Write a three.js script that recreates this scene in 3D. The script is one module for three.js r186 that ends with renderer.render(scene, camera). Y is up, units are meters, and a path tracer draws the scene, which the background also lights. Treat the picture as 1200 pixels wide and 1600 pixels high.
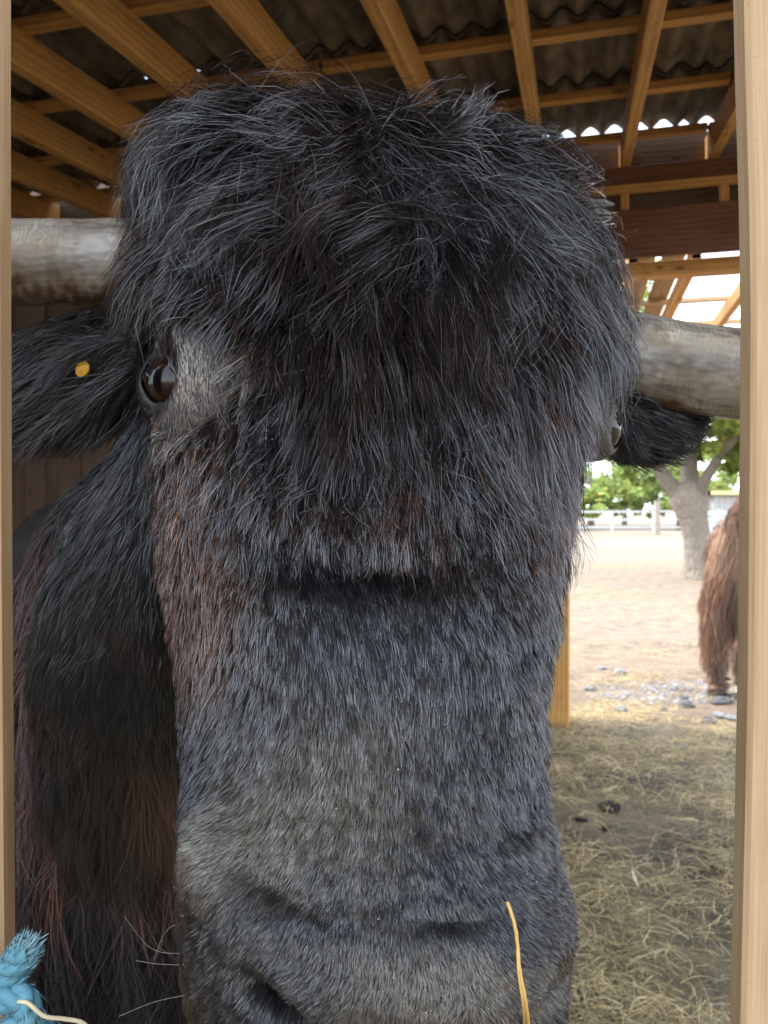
import * as THREE from 'three';
import { ImprovedNoise } from 'three/addons/math/ImprovedNoise.js';
import { mergeGeometries } from 'three/addons/utils/BufferGeometryUtils.js';

// ---------------------------------------------------------------- camera, sky, sun, exposure
const V3 = THREE.Vector3, V = (x, y, z) => new V3(x, y, z);
const scene = new THREE.Scene();
const EYE = 1.35, FOCAL = 1232;                       // eye height in metres; focal length of the photograph in its pixels
const camera = new THREE.PerspectiveCamera(2 * Math.atan(800 / FOCAL) * 180 / Math.PI, 3 / 4, 0.02, 900);
camera.position.set(0, EYE, 0);
camera.lookAt(0, EYE, -10);
camera.focus = 0.43; camera.userData.fStop = 17;
const at = (px, py, d) => V((px - 600) / FOCAL * d, EYE + (800 - py) / FOCAL * d, -d);   // photograph pixel + distance -> point

const renderer = new THREE.WebGLRenderer({ antialias: true });
renderer.toneMapping = THREE.LinearToneMapping;
renderer.toneMappingExposure = 3.6;
renderer.shadowMap.enabled = true;

let seed = 7;
const R = () => { seed = (seed + 0x6d2b79f5) | 0; let t = Math.imul(seed ^ (seed >>> 15), 1 | seed); t = (t + Math.imul(t ^ (t >>> 7), 61 | t)) ^ t; return ((t ^ (t >>> 14)) >>> 0) / 4294967296; };
const rr = (a, b) => a + (b - a) * R();
const perlin = new ImprovedNoise(), N3 = (x, y, z) => perlin.noise(x + 31.7, y + 11.3, z + 5.1);
const lerp = (a, b, t) => a + (b - a) * t, clamp = (x, a = 0, b = 1) => Math.min(b, Math.max(a, x));
const ss = (a, b, x) => { const t = clamp((x - a) / (b - a)); return t * t * (3 - 2 * t); };
const hash = (i, j, k) => { let h = Math.imul(i | 0, 374761393) ^ Math.imul(j | 0, 668265263) ^ Math.imul(k | 0, 2147483629 | 1); h = Math.imul(h ^ (h >>> 13), 1274126177); return ((h ^ (h >>> 16)) >>> 0) / 4294967296; };

{ // sky: blue overhead, pale towards the horizon, thin bright cloud
  const W = 1024, H = 512, data = new Float32Array(W * H * 4);
  for (let j = 0; j < H; j++) for (let i = 0; i < W; i++) {
    const up = ((j + 0.5) / H - 0.5) * Math.PI, az = ((i + 0.5) / W - 0.5) * 2 * Math.PI, y = Math.max(0, Math.sin(up));
    const x = Math.cos(az) * Math.cos(up), z = Math.sin(az) * Math.cos(up), k = 1 / (y + 0.25);
    let c = 0; for (let o = 0, a = 1, f = 1.3; o < 5; o++, a *= 0.5, f *= 2.1) c += a * N3(x * k * f, z * k * f, o * 7);
    const cl = ss(0.05, 0.75, c) * 0.75 * ss(0, 0.12, y), t = Math.pow(1 - y, 3.2);
    const s = [lerp(0.78, 1.16, t), lerp(0.95, 1.23, t), lerp(1.22, 1.32, t)];
    for (let q = 0; q < 3; q++) data[(j * W + i) * 4 + q] = lerp(s[q], [1.7, 1.72, 1.75][q], cl) * 1.0;
    data[(j * W + i) * 4 + 3] = 1;
  }
  const t = new THREE.DataTexture(data, W, H, THREE.RGBAFormat, THREE.FloatType);
  t.mapping = THREE.EquirectangularReflectionMapping; t.magFilter = THREE.LinearFilter; t.needsUpdate = true;
  scene.background = t; scene.environment = t;
}
const sun = new THREE.DirectionalLight(new THREE.Color().setRGB(1, 0.94, 0.84), 2.2);
sun.position.set(-6.2, 7.6, -1.7).multiplyScalar(3); sun.castShadow = true; sun.shadow.radius = 20;
Object.assign(sun.shadow.camera, { left: -25, right: 25, top: 25, bottom: -25, near: 0.5, far: 120 });
scene.add(sun); scene.add(sun.target);

// ---------------------------------------------------------------- helpers
const used = {};
const numbered = (n) => { used[n] = (used[n] ?? 0) + 1; return used[n] > 1 ? n + '_' + String(used[n] - 1).padStart(3, '0') : n; };
function tag(o, label, category, group, kind) { if (label) o.userData.label = label; if (category) o.userData.category = category; if (group) o.userData.group = group; if (kind) o.userData.kind = kind; return o; }
function thing(name, label, category, pos, group, turn = 0) { const g = new THREE.Group(); g.name = numbered(name); scene.add(g); if (pos) g.position.copy(pos); g.rotation.y = turn; return tag(g, label, category, group); }
function part(name, geo, mat, parent) {
  const m = new THREE.Mesh(geo, mat); m.castShadow = m.receiveShadow = true;
  m.name = parent ? name : numbered(name); (parent ?? scene).add(m);
  if (parent) { m.updateMatrix(); }
  return m;
}
const std = (r, g, b, rough = 0.8, more = {}) => { const m = new THREE.MeshPhysicalMaterial({ roughness: rough, ...more }); m.color.setRGB(r, g, b); return m; };
function dataTex(W, H, f, srgb = false) {
  const d = new Uint8Array(W * H * 4), enc = (c) => srgb ? 255 * (c <= 0.0031308 ? c * 12.92 : 1.055 * Math.pow(c, 1 / 2.4) - 0.055) : 255 * c;
  for (let j = 0; j < H; j++) for (let i = 0; i < W; i++) { const c = f(i / W, j / H); for (let k = 0; k < 3; k++) d[(j * W + i) * 4 + k] = clamp(enc(clamp(c[k])), 0, 255); d[(j * W + i) * 4 + 3] = 255; }
  const t = new THREE.DataTexture(d, W, H); if (srgb) t.colorSpace = THREE.SRGBColorSpace;
  t.wrapS = t.wrapT = THREE.RepeatWrapping; t.magFilter = THREE.LinearFilter; t.needsUpdate = true; return t;
}
// wood: grain runs along v; u spans 0.5 m, v spans 2 m
function woodMaterial(light, dark, sd, stain = 0.25, W = 256, H = 1024, su = 0.5, sv = 2) {
  const knots = []; let s = sd * 13 + 1; const q = () => hash(s++, sd, 3);
  for (let k = 0; k < (su < 0.3 ? 3 : 9); k++) knots.push([q(), q(), su < 0.3 ? 0.004 + 0.004 * q() : 0.006 + 0.012 * q()]);
  const grain = (u, v) => {
    let bend = 0, kn = 0;
    for (const [a, b, r] of knots) { const du = (u - a) * su, dv = (v - b) * sv, e = (du * du + dv * dv / 5) / (r * r); kn = Math.max(kn, Math.exp(-e * 1.2)); bend += Math.sign(du) * r * 0.9 * Math.exp(-dv * dv / (r * r * 14)) * Math.exp(-Math.abs(du) / (r * 3)); }
    const x = (u * su + bend * 0.9) * 90 + 2.2 * N3(u * su * 6, v * sv * 0.75, sd);
    const ring = 0.5 + 0.5 * Math.sin(x * 2.1 + 2 * N3(u * su * 16, v * sv * 2, sd + 9));
    const fine = 0.5 + 0.9 * N3(u * su * 380 * (su < 0.3 ? 2.2 : 1), v * sv * 3.5 * (su < 0.3 ? 3 : 1), sd + 4) + 0.4 * N3(u * su * 120, v * sv * 15, sd + 14);
    return [clamp(0.42 * ring + 0.5 * fine), kn];
  };
  const map = dataTex(W, H, (u, v) => { const [g, k] = grain(u, v); const st = stain * ss(0.0, 0.5, N3(u * su * 8, v * sv * 2.5, sd + 40) + 0.4 * N3(u * su * 90, v * sv * 20, sd + 41)) + (su < 0.3 ? 0.5 * ss(0.52, 0.6, N3(u * su * 700, v * sv * 260, sd + 42)) : 0); const t = clamp(g * 1.15 - 0.1 + k * 1.0 + st); return light.map((c, i) => lerp(c, dark[i], t) * (1 - 0.5 * k)); }, true);
  const bump = dataTex(W, H, (u, v) => { const [g, k] = grain(u, v); const h = clamp(0.7 - 0.5 * g - 0.2 * k); return [h, h, h]; });
  for (const t of [map, bump]) { t.repeat.set(1 / su, 1 / sv); t.wrapS = t.wrapT = THREE.MirroredRepeatWrapping; }
  return new THREE.MeshPhysicalMaterial({ map, bumpMap: bump, bumpScale: su < 0.3 ? 0.0005 : 0.0012, roughness: 0.75 });
}
// chamfered bar from a to b (up = side of its height); uv in metres, grain along its length
function barGeo(a, b, w, h, up = V(0, 1, 0), ch = 0.004, off = 0) {
  const d = b.clone().sub(a), L = d.length(); d.normalize();
  const x = d.clone().cross(up).normalize(), y = x.clone().cross(d).normalize(), hw = w / 2, hh = h / 2, c = ch;
  const sec = [[-hw + c, -hh], [hw - c, -hh], [hw, -hh + c], [hw, hh - c], [hw - c, hh], [-hw + c, hh], [-hw, hh - c], [-hw, -hh + c]];
  const pos = [], uv = [], nor = [], idx = [], o = off || R() * 7;
  let per = o;
  for (let i = 0; i < 8; i++) {
    const p = sec[i], q = sec[(i + 1) % 8], l = Math.hypot(q[0] - p[0], q[1] - p[1]), n = x.clone().multiplyScalar(-(p[1] - q[1]) / l).addScaledVector(y, (p[0] - q[0]) / l), k = pos.length / 3;
    for (const [s, e] of [[p, 0], [q, 0], [q, 1], [p, 1]]) { const P = (e ? b : a).clone().addScaledVector(x, s[0]).addScaledVector(y, s[1]); pos.push(P.x, P.y, P.z); nor.push(n.x, n.y, n.z); }
    uv.push(per, o, per + l, o, per + l, o + L, per, o + L); per += l;
    idx.push(k, k + 2, k + 1, k, k + 3, k + 2);
  }
  for (const e of [0, 1]) { const k = pos.length / 3, n = d.clone().multiplyScalar(e ? 1 : -1); sec.forEach((s) => { const P = (e ? b : a).clone().addScaledVector(x, s[0]).addScaledVector(y, s[1]); pos.push(P.x, P.y, P.z); nor.push(n.x, n.y, n.z); uv.push(s[0] + o, s[1] * 0.1 + o); }); for (let i = 1; i < 7; i++) e ? idx.push(k, k + i, k + i + 1) : idx.push(k, k + i + 1, k + i); }
  const g = new THREE.BufferGeometry();
  g.setAttribute('position', new THREE.Float32BufferAttribute(pos, 3)); g.setAttribute('normal', new THREE.Float32BufferAttribute(nor, 3)); g.setAttribute('uv', new THREE.Float32BufferAttribute(uv, 2)); g.setIndex(idx); return g;
}
// a closed surface on a (v along, u around) grid, with look-up of point and normal
class Loft {
  constructor(f, NV, NU) {
    this.NV = NV; this.NU = NU; this.P = new Float32Array((NV + 1) * NU * 3); this.N = new Float32Array((NV + 1) * NU * 3);
    for (let j = 0; j <= NV; j++) for (let i = 0; i < NU; i++) { const p = f(j / NV, i / NU); this.P.set([p.x, p.y, p.z], (j * NU + i) * 3); }
    this.normals();
  }
  normals() {
    const { NV, NU, P, N } = this, g = (j, i, k) => P[(clamp(j, 0, NV) * NU + ((i % NU) + NU) % NU) * 3 + k];
    for (let j = 0; j <= NV; j++) { const c = [0, 0, 0]; for (let i = 0; i < NU; i++) for (let k = 0; k < 3; k++) c[k] += g(j, i, k) / NU;
      for (let i = 0; i < NU; i++) {
        const a = [0, 1, 2].map((k) => g(j, i + 1, k) - g(j, i - 1, k)), b = [0, 1, 2].map((k) => g(j + 1, i, k) - g(j - 1, i, k));
        let n = [a[1] * b[2] - a[2] * b[1], a[2] * b[0] - a[0] * b[2], a[0] * b[1] - a[1] * b[0]], l = Math.hypot(...n);
        if (l < 1e-14) { const jj = j < NV / 2 ? 1 : NV - 1; n = [0, 1, 2].map((k) => g(j, i, k) * 1 - g(j < NV / 2 ? jj + 2 : jj - 2, i, k)); l = Math.hypot(...n) || 1; }
        const out = [0, 1, 2].reduce((s, k) => s + n[k] * (g(j, i, k) - c[k]), 0); const sg = this.sign ?? (out < 0 ? -1 : 1);
        N.set(n.map((x) => x / l * sg), (j * NU + i) * 3);
      } }
  }
  look(A, v, u, out) {
    const { NV, NU } = this, y = clamp(v, 0, 1) * NV, x = (u - Math.floor(u)) * NU, j = Math.min(NV - 1, Math.floor(y)), i = Math.floor(x) % NU, fy = y - j, fx = x - Math.floor(x), i2 = (i + 1) % NU;
    const a = (j * NU + i) * 3, b = (j * NU + i2) * 3, c = ((j + 1) * NU + i) * 3, d = ((j + 1) * NU + i2) * 3;
    return out.set((A[a] * (1 - fx) + A[b] * fx) * (1 - fy) + (A[c] * (1 - fx) + A[d] * fx) * fy, (A[a + 1] * (1 - fx) + A[b + 1] * fx) * (1 - fy) + (A[c + 1] * (1 - fx) + A[d + 1] * fx) * fy, (A[a + 2] * (1 - fx) + A[b + 2] * fx) * (1 - fy) + (A[c + 2] * (1 - fx) + A[d + 2] * fx) * fy);
  }
  pos(v, u, o) { return this.look(this.P, v, u, o); }
  nor(v, u, o) { return this.look(this.N, v, u, o).normalize(); }
  displace(f) { const p = V(), n = V(); for (let k = 0; k < this.P.length; k += 3) { p.fromArray(this.P, k); n.fromArray(this.N, k); const h = f(p, n); if (h) p.addScaledVector(n, h).toArray(this.P, k); } this.normals(); }
  geo() {
    const { NV, NU } = this, idx = [], uv = [], pos = [], nor = [], a = V(), b = V(), c = V();
    for (let j = 0; j <= NV; j++) for (let i = 0; i <= NU; i++) { const k = (j * NU + i % NU) * 3; pos.push(...this.P.subarray(k, k + 3)); nor.push(...this.N.subarray(k, k + 3)); uv.push(i / NU, j / NV); }
    const W = NU + 1, k0 = Math.floor(NV / 2) * W;
    a.fromArray(pos, k0 * 3); b.fromArray(pos, (k0 + 1) * 3).sub(a); c.fromArray(pos, (k0 + W) * 3).sub(a); const flip = b.cross(c).dot(V().fromArray(nor, k0 * 3)) < 0;
    for (let j = 0; j < NV; j++) for (let i = 0; i < NU; i++) { const q = j * W + i; flip ? idx.push(q, q + W, q + 1, q + 1, q + W, q + W + 1) : idx.push(q, q + 1, q + W, q + 1, q + W + 1, q + W); }
    const g = new THREE.BufferGeometry(); g.setAttribute('position', new THREE.Float32BufferAttribute(pos, 3)); g.setAttribute('normal', new THREE.Float32BufferAttribute(nor, 3)); g.setAttribute('uv', new THREE.Float32BufferAttribute(uv, 2)); g.setIndex(idx); return g;
  }
}
// smooth interpolation through a table of [key, value]
function curve(tab) {
  const n = tab.length;
  return (x) => {
    if (x <= tab[0][0]) return tab[0][1]; if (x >= tab[n - 1][0]) return tab[n - 1][1];
    let i = 0; while (tab[i + 1][0] < x) i++;
    const [x0, y0] = tab[i], [x1, y1] = tab[i + 1], h = x1 - x0, t = (x - x0) / h, s = (k) => k <= 0 || k >= n - 1 ? (tab[Math.min(k + 1, n - 1)][1] - tab[Math.max(k - 1, 0)][1]) / (tab[Math.min(k + 1, n - 1)][0] - tab[Math.max(k - 1, 0)][0]) : (tab[k + 1][1] - tab[k - 1][1]) / (tab[k + 1][0] - tab[k - 1][0]);
    const m0 = s(i) * h, m1 = s(i + 1) * h, t2 = t * t, t3 = t2 * t;
    return (2 * t3 - 3 * t2 + 1) * y0 + (t3 - 2 * t2 + t) * m0 + (3 * t2 - 2 * t3) * y1 + (t3 - t2) * m1;
  };
}
// tube-like limb: knots = [point, half-width, half-height]; up fixes which way the height points
function limb(knots, up, NV = 40, NU = 28, n = 2, cap = [0.06, 0.06]) {
  const K = knots.length - 1, c = (f) => curve(knots.map((k, i) => [i / K, f(k)])), X = c((k) => k[0].x), Y = c((k) => k[0].y), Z = c((k) => k[0].z), A = c((k) => k[1]), B = c((k) => k[2]);
  return new Loft((v, u) => {
    const e = 0.01, p = V(X(v), Y(v), Z(v)), t = V(X(v + e) - X(v - e), Y(v + e) - Y(v - e), Z(v + e) - Z(v - e)).normalize(), x = t.clone().cross(up).normalize(), y = x.clone().cross(t);
    const th = u * 2 * Math.PI, co = Math.cos(th), si = Math.sin(th), m = (v < cap[0] ? Math.sqrt(Math.max(0, 1 - (1 - v / cap[0]) ** 2)) : v > 1 - cap[1] ? Math.sqrt(Math.max(0, 1 - (1 - (1 - v) / cap[1]) ** 2)) : 1);
    return p.addScaledVector(x, Math.sign(co) * Math.abs(co) ** (2 / n) * A(v) * m).addScaledVector(y, Math.sign(si) * Math.abs(si) ** (2 / n) * B(v) * m);
  }, NV, NU);
}
// ribbons of hair with a round look, gathered into one mesh
class Hair {
  constructor(cap = 4e5) { this.p = []; this.P = new Float32Array(cap * 3); this.N = new Float32Array(cap * 3); this.C = new Float32Array(cap * 3); this.I = new Uint32Array(cap * 4); this.nv = 0; this.ni = 0; }
  room(v, i) {
    const g = (A, n) => { if (A.length >= n) return A; const B = new A.constructor(Math.max(n, Math.ceil(A.length * 1.6))); B.set(A); return B; };
    this.P = g(this.P, (this.nv + v) * 3); this.N = g(this.N, (this.nv + v) * 3); this.C = g(this.C, (this.nv + v) * 3); this.I = g(this.I, this.ni + i);
  }
  add(pts, n, ref, width, c0, c1, roll) {
    this.room(n * 2, n * 6);
    const { P, N, C, I } = this, cr = Math.cos(roll), sr = Math.sin(roll), t = Hair.t, s = Hair.s, m = Hair.m, b = this.nv;
    for (let i = 0; i < n; i++) {
      const f = i / (n - 1), a = pts[Math.max(0, i - 1)], c = pts[Math.min(n - 1, i + 1)];
      t.subVectors(c, a).normalize(); s.crossVectors(t, ref); const l = s.length(); if (l < 1e-5) s.set(1, 0, 0); else s.multiplyScalar(1 / l);
      m.crossVectors(s, t);
      const sx = s.x * cr + m.x * sr, sy = s.y * cr + m.y * sr, sz = s.z * cr + m.z * sr, mx = m.x * cr - s.x * sr, my = m.y * cr - s.y * sr, mz = m.z * cr - s.z * sr;
      const w = width * 0.5 * (f < 0.15 ? 0.75 + f * 1.6 : 1 - 0.55 * (f - 0.15) ** 1.5), last = i === n - 1, e = last ? 0 : w;
      for (let q = last ? 0 : -1; q <= 1; q += 2) {
        const k = this.nv * 3;
        P[k] = pts[i].x + sx * e * q; P[k + 1] = pts[i].y + sy * e * q; P[k + 2] = pts[i].z + sz * e * q;
        N[k] = mx * 0.89 + sx * 0.46 * q; N[k + 1] = my * 0.89 + sy * 0.46 * q; N[k + 2] = mz * 0.89 + sz * 0.46 * q;
        if (last) { N[k] = mx; N[k + 1] = my; N[k + 2] = mz; }
        for (let z = 0; z < 3; z++) C[k + z] = c0[z] + (c1[z] - c0[z]) * f;
        this.nv++; if (last) break;
      }
      if (i < n - 2) { const k = b + i * 2; I[this.ni++] = k; I[this.ni++] = k + 1; I[this.ni++] = k + 2; I[this.ni++] = k + 1; I[this.ni++] = k + 3; I[this.ni++] = k + 2; }
      else if (i === n - 2) { const k = b + i * 2; I[this.ni++] = k; I[this.ni++] = k + 1; I[this.ni++] = k + 2; }
    }
  }
  geo() {
    const g = new THREE.BufferGeometry(); g.setAttribute('position', new THREE.BufferAttribute(this.P.slice(0, this.nv * 3), 3)); g.setAttribute('normal', new THREE.BufferAttribute(this.N.slice(0, this.nv * 3), 3)); g.setAttribute('color', new THREE.BufferAttribute(this.C.slice(0, this.nv * 3), 3)); g.setIndex(new THREE.BufferAttribute(this.I.slice(0, this.ni), 1)); return g;
  }
}
Hair.t = V(); Hair.s = V(); Hair.m = V();
let triangles = 0;
// grows count hairs on a loft. o.rule(v, u, p, n, h) fills h = {len, lift, w, fv, fu, c0, c1, cell, gather, wob, drop, segs} or returns false
function grow(hair, loft, count, o) {
  const p = V(), n = V(), q = V(), ref = V(), pa = V(), pts = Array.from({ length: 14 }, () => V()), h = {}, tv = V();
  const cen = (v, u, cell, out) => {                       // nearest lock centre in a jittered grid
    const X = u * o.around / cell, Y = v * o.along / cell, i0 = Math.floor(X), j0 = Math.floor(Y); let best = 1e9;
    for (let j = j0 - 1; j <= j0 + 1; j++) for (let i = i0 - 1; i <= i0 + 1; i++) { const a = i + hash(i, j, 1), b = j + hash(i, j, 2), d = (a - X) ** 2 + (b - Y) ** 2; if (d < best) { best = d; out.u = a * cell / o.around; out.v = b * cell / o.along; out.i = i; out.j = j; } }
  };
  const c = {};
  let made = 0, tries = 0;
  while (made < count && tries++ < count * 30) {
    let v = o.v ? rr(o.v[0], o.v[1]) : R(), u = o.u ? rr(o.u[0], o.u[1]) : R();
    loft.pos(v, u, p); loft.nor(v, u, n);
    Object.assign(h, { segs: 4, drop: 0, wob: 0, gather: 0, cell: 0.01, fv: 1, fu: 0, lift: 0.004, w: 0.0005, clump: 0, curl: 0, mess: 0.8, vary: 0.5 });
    if (o.rule(v, u, p, n, h) === false) continue;
    made++;
    const S = h.segs; let len = h.len * rr(0.7, 1.15), fv = h.fv, fu = h.fu, cu = 0, cv = 0, lift = h.lift * rr(0.6, 1.3), ph = 0;
    if (h.gather || h.clump) {
      cen(v, u, h.cell, c); cu = c.u - u; cv = c.v - v;
      const r1 = hash(c.i, c.j, 5) - 0.5, r2 = hash(c.i, c.j, 6), r3 = hash(c.i, c.j, 8) - 0.5;
      fu += r1 * 2 * h.clump; fv += r3 * h.clump; len *= 1 + 0.5 * (r2 - 0.5); lift *= 0.3 + 1.4 * hash(c.i, c.j, 7); ph = r2 * 50; const kt = 1 + (hash(c.i, c.j, 9) - 0.5) * (h.vary ?? 0.5); h.c0 = tone(h.c0, kt); h.c1 = tone(h.c1, kt);
    }
    fu += (R() - 0.5) * 0.28; fv += (R() - 0.5) * 0.2;
    const l = Math.hypot(fv, fu) || 1; fv /= l; fu /= l;
    let vv = v, uu = u; const wx = R() * 90, bend = (R() - 0.5) * (h.mess ?? 0.8) + h.curl * (ph - 25) / 25;
    for (let i = 0; i <= S; i++) {
      const t = i / S, k = h.gather * Math.pow(t, 0.9);
      loft.pos(vv + cv * k, uu + cu * k, q); loft.nor(vv + cv * k, uu + cu * k, ref);
      pts[i].copy(q).addScaledVector(ref, lift * (1.7 * t - 0.7 * t * t) + 0.0003);
      if (h.wob) { const a = h.wob * t; pts[i].x += a * (N3(q.x * 22, q.y * 22, ph) + 0.5 * N3(q.x * 60, q.y * 60, wx)); pts[i].y += a * (N3(q.y * 22 + 9, q.x * 22, ph + 3) + 0.5 * N3(q.y * 60, q.z * 60, wx + 5)); pts[i].z += a * N3(q.z * 22, q.x * 22 + 4, ph + 7) * 0.8; }
      if (h.drop) pts[i].y -= h.drop * t * t;
      if (i < S) {                                          // step along the skin
        const e = 0.01; loft.pos(vv + e, uu, pa); const mv = Math.max(0.02, tv.subVectors(pa, q).length() ) ; loft.pos(vv, uu + e, pa); const mu = Math.max(0.02, tv.subVectors(pa, q).length());
        const a = bend * t, dv = fv * Math.cos(a) - fu * Math.sin(a), du = fv * Math.sin(a) + fu * Math.cos(a), st = len / S;
        if (vv + dv * st / (o.along) > 0.998) { vv = 0.998; } else vv += dv * st / o.along;
        uu += du * st / o.around;
      }
    }
    const hue = mixc(h.c0, h.c1, 0.6); hair.add(pts, S + 1, n, h.w * rr(0.7, 1.35), hue, hue, rr(-1.1, 1.1));   // one colour from root to tip
    triangles += S * 2 - 1;
  }
}
const tone = (c, k) => [c[0] * k, c[1] * k, c[2] * k];
// tone of one hair: most are dark, a good part paler, as painted glints
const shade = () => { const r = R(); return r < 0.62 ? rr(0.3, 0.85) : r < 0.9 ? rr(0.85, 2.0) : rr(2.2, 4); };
const furMat = (rough = 0.42, ior = 1.85) => new THREE.MeshPhysicalMaterial({ vertexColors: true, roughness: rough, ior });
const mixc = (a, b, t) => [lerp(a[0], b[0], t), lerp(a[1], b[1], t), lerp(a[2], b[2], t)];

// ---------------------------------------------------------------- ground
const TURN = Math.atan2(300, FOCAL), RISE = 160 / Math.hypot(300, FOCAL);
const U = V(Math.cos(TURN), 0, Math.sin(TURN)), W_ = V(Math.sin(TURN), 0, -Math.cos(TURN));
const shedPt = (u, y, w) => V(0, y, 0).addScaledVector(U, u).addScaledVector(W_, w);      // shed axes: u along the wall, w away from the camera
const wood = {
  pale: woodMaterial([0.58, 0.40, 0.22], [0.36, 0.205, 0.09], 1, 0.2),
  board: woodMaterial([0.56, 0.375, 0.20], [0.42, 0.255, 0.12], 11, 0.3, 512, 2048, 0.2, 0.8),
  rafter: woodMaterial([0.66, 0.36, 0.105], [0.40, 0.19, 0.05], 2, 0.3),
  plank: woodMaterial([0.20, 0.085, 0.04], [0.10, 0.04, 0.02], 3, 0.4),
  wall: woodMaterial([0.14, 0.085, 0.05], [0.07, 0.042, 0.026], 4, 0.4),
  old: woodMaterial([0.38, 0.33, 0.27], [0.22, 0.18, 0.14], 5, 0.3),
};
const groundH = (x, z) => 0.03 * N3(x * 0.9, z * 0.9, 1) * ss(60, 10, Math.hypot(x, z)) + 0.015 * N3(x * 4, z * 4, 2) * ss(25, 8, Math.hypot(x, z)) + 0.006 * N3(x * 13, z * 13, 3) * ss(12, 5, Math.hypot(x, z));
{
  const fine = dataTex(1024, 1024, (u, v) => {
    const per = (f, s) => { const a = u * f, b = v * f, w = (x) => x; const n = (x, y) => N3(x, y, s); const U1 = u, V1 = v; return n(w(a), w(b)) * (1 - U1) * (1 - V1) + n(a - f, b) * U1 * (1 - V1) + n(a, b - f) * (1 - U1) * V1 + n(a - f, b - f) * U1 * V1; };
    const a = per(9, 1) * 0.5 + per(31, 2) * 0.45 + per(90, 3) * 0.5 + per(210, 4) * 0.4, k = clamp(0.74 + 0.9 * a, 0.25, 1);
    return [k, k * (0.985 + 0.03 * per(6, 8)), k * (0.95 + 0.08 * per(14, 9))];
  }, true);
  const pos = [], uv = [], col = [], idx = [], NR = 190, NA = 240;
  for (let j = 0; j <= NR; j++) for (let i = 0; i <= NA; i++) {
    const r = j === 0 ? 0 : 0.25 * Math.pow(420 / 0.25, (j - 1) / (NR - 1)) , a = i / NA * 2 * Math.PI, x = Math.sin(a) * r + 1.0, z = -Math.cos(a) * r - 2;
    pos.push(x, groundH(x, z), z); uv.push(x / 1.6, z / 1.6);
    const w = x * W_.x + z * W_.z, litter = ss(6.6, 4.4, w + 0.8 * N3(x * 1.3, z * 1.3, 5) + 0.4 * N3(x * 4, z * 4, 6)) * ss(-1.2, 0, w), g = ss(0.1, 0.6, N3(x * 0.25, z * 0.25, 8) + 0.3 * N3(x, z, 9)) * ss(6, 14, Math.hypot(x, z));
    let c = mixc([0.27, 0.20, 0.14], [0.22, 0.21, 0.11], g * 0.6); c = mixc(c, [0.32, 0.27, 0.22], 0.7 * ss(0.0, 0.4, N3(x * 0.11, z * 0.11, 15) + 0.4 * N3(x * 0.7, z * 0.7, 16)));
    c = mixc(c, mixc([0.22, 0.17, 0.10], [0.10, 0.075, 0.05], ss(-0.1, 0.5, N3(x * 2.2, z * 2.2, 12))), litter); c = mixc(c, [0.105, 0.08, 0.058], ss(0.2, -0.5, w + 0.3 * N3(x * 2, z * 2, 18)) * ss(9, 7, -w)); col.push(...c);  // earth behind the viewer darkened in colour to cut bounced light
  }
  for (let j = 0; j < NR; j++) for (let i = 0; i < NA; i++) { const k = j * (NA + 1) + i; idx.push(k, k + 1, k + NA + 1, k + 1, k + NA + 2, k + NA + 1); }
  const g = new THREE.BufferGeometry(); g.setAttribute('position', new THREE.Float32BufferAttribute(pos, 3)); g.setAttribute('uv', new THREE.Float32BufferAttribute(uv, 2)); g.setAttribute('color', new THREE.Float32BufferAttribute(col, 3)); g.setIndex(idx); g.computeVertexNormals();
  if (g.attributes.normal.getY(5000) < 0) { for (let i = 0; i < idx.length; i += 3) { const t = idx[i]; idx[i] = idx[i + 1]; idx[i + 1] = t; } g.setIndex(idx); g.computeVertexNormals(); }
  tag(part('ground', g, new THREE.MeshPhysicalMaterial({ map: fine, bumpMap: fine, bumpScale: 0.006, roughness: 0.95, vertexColors: true })), 'dry trodden paddock earth with hay litter under the shed roof', null, null, 'structure');
}

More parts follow.
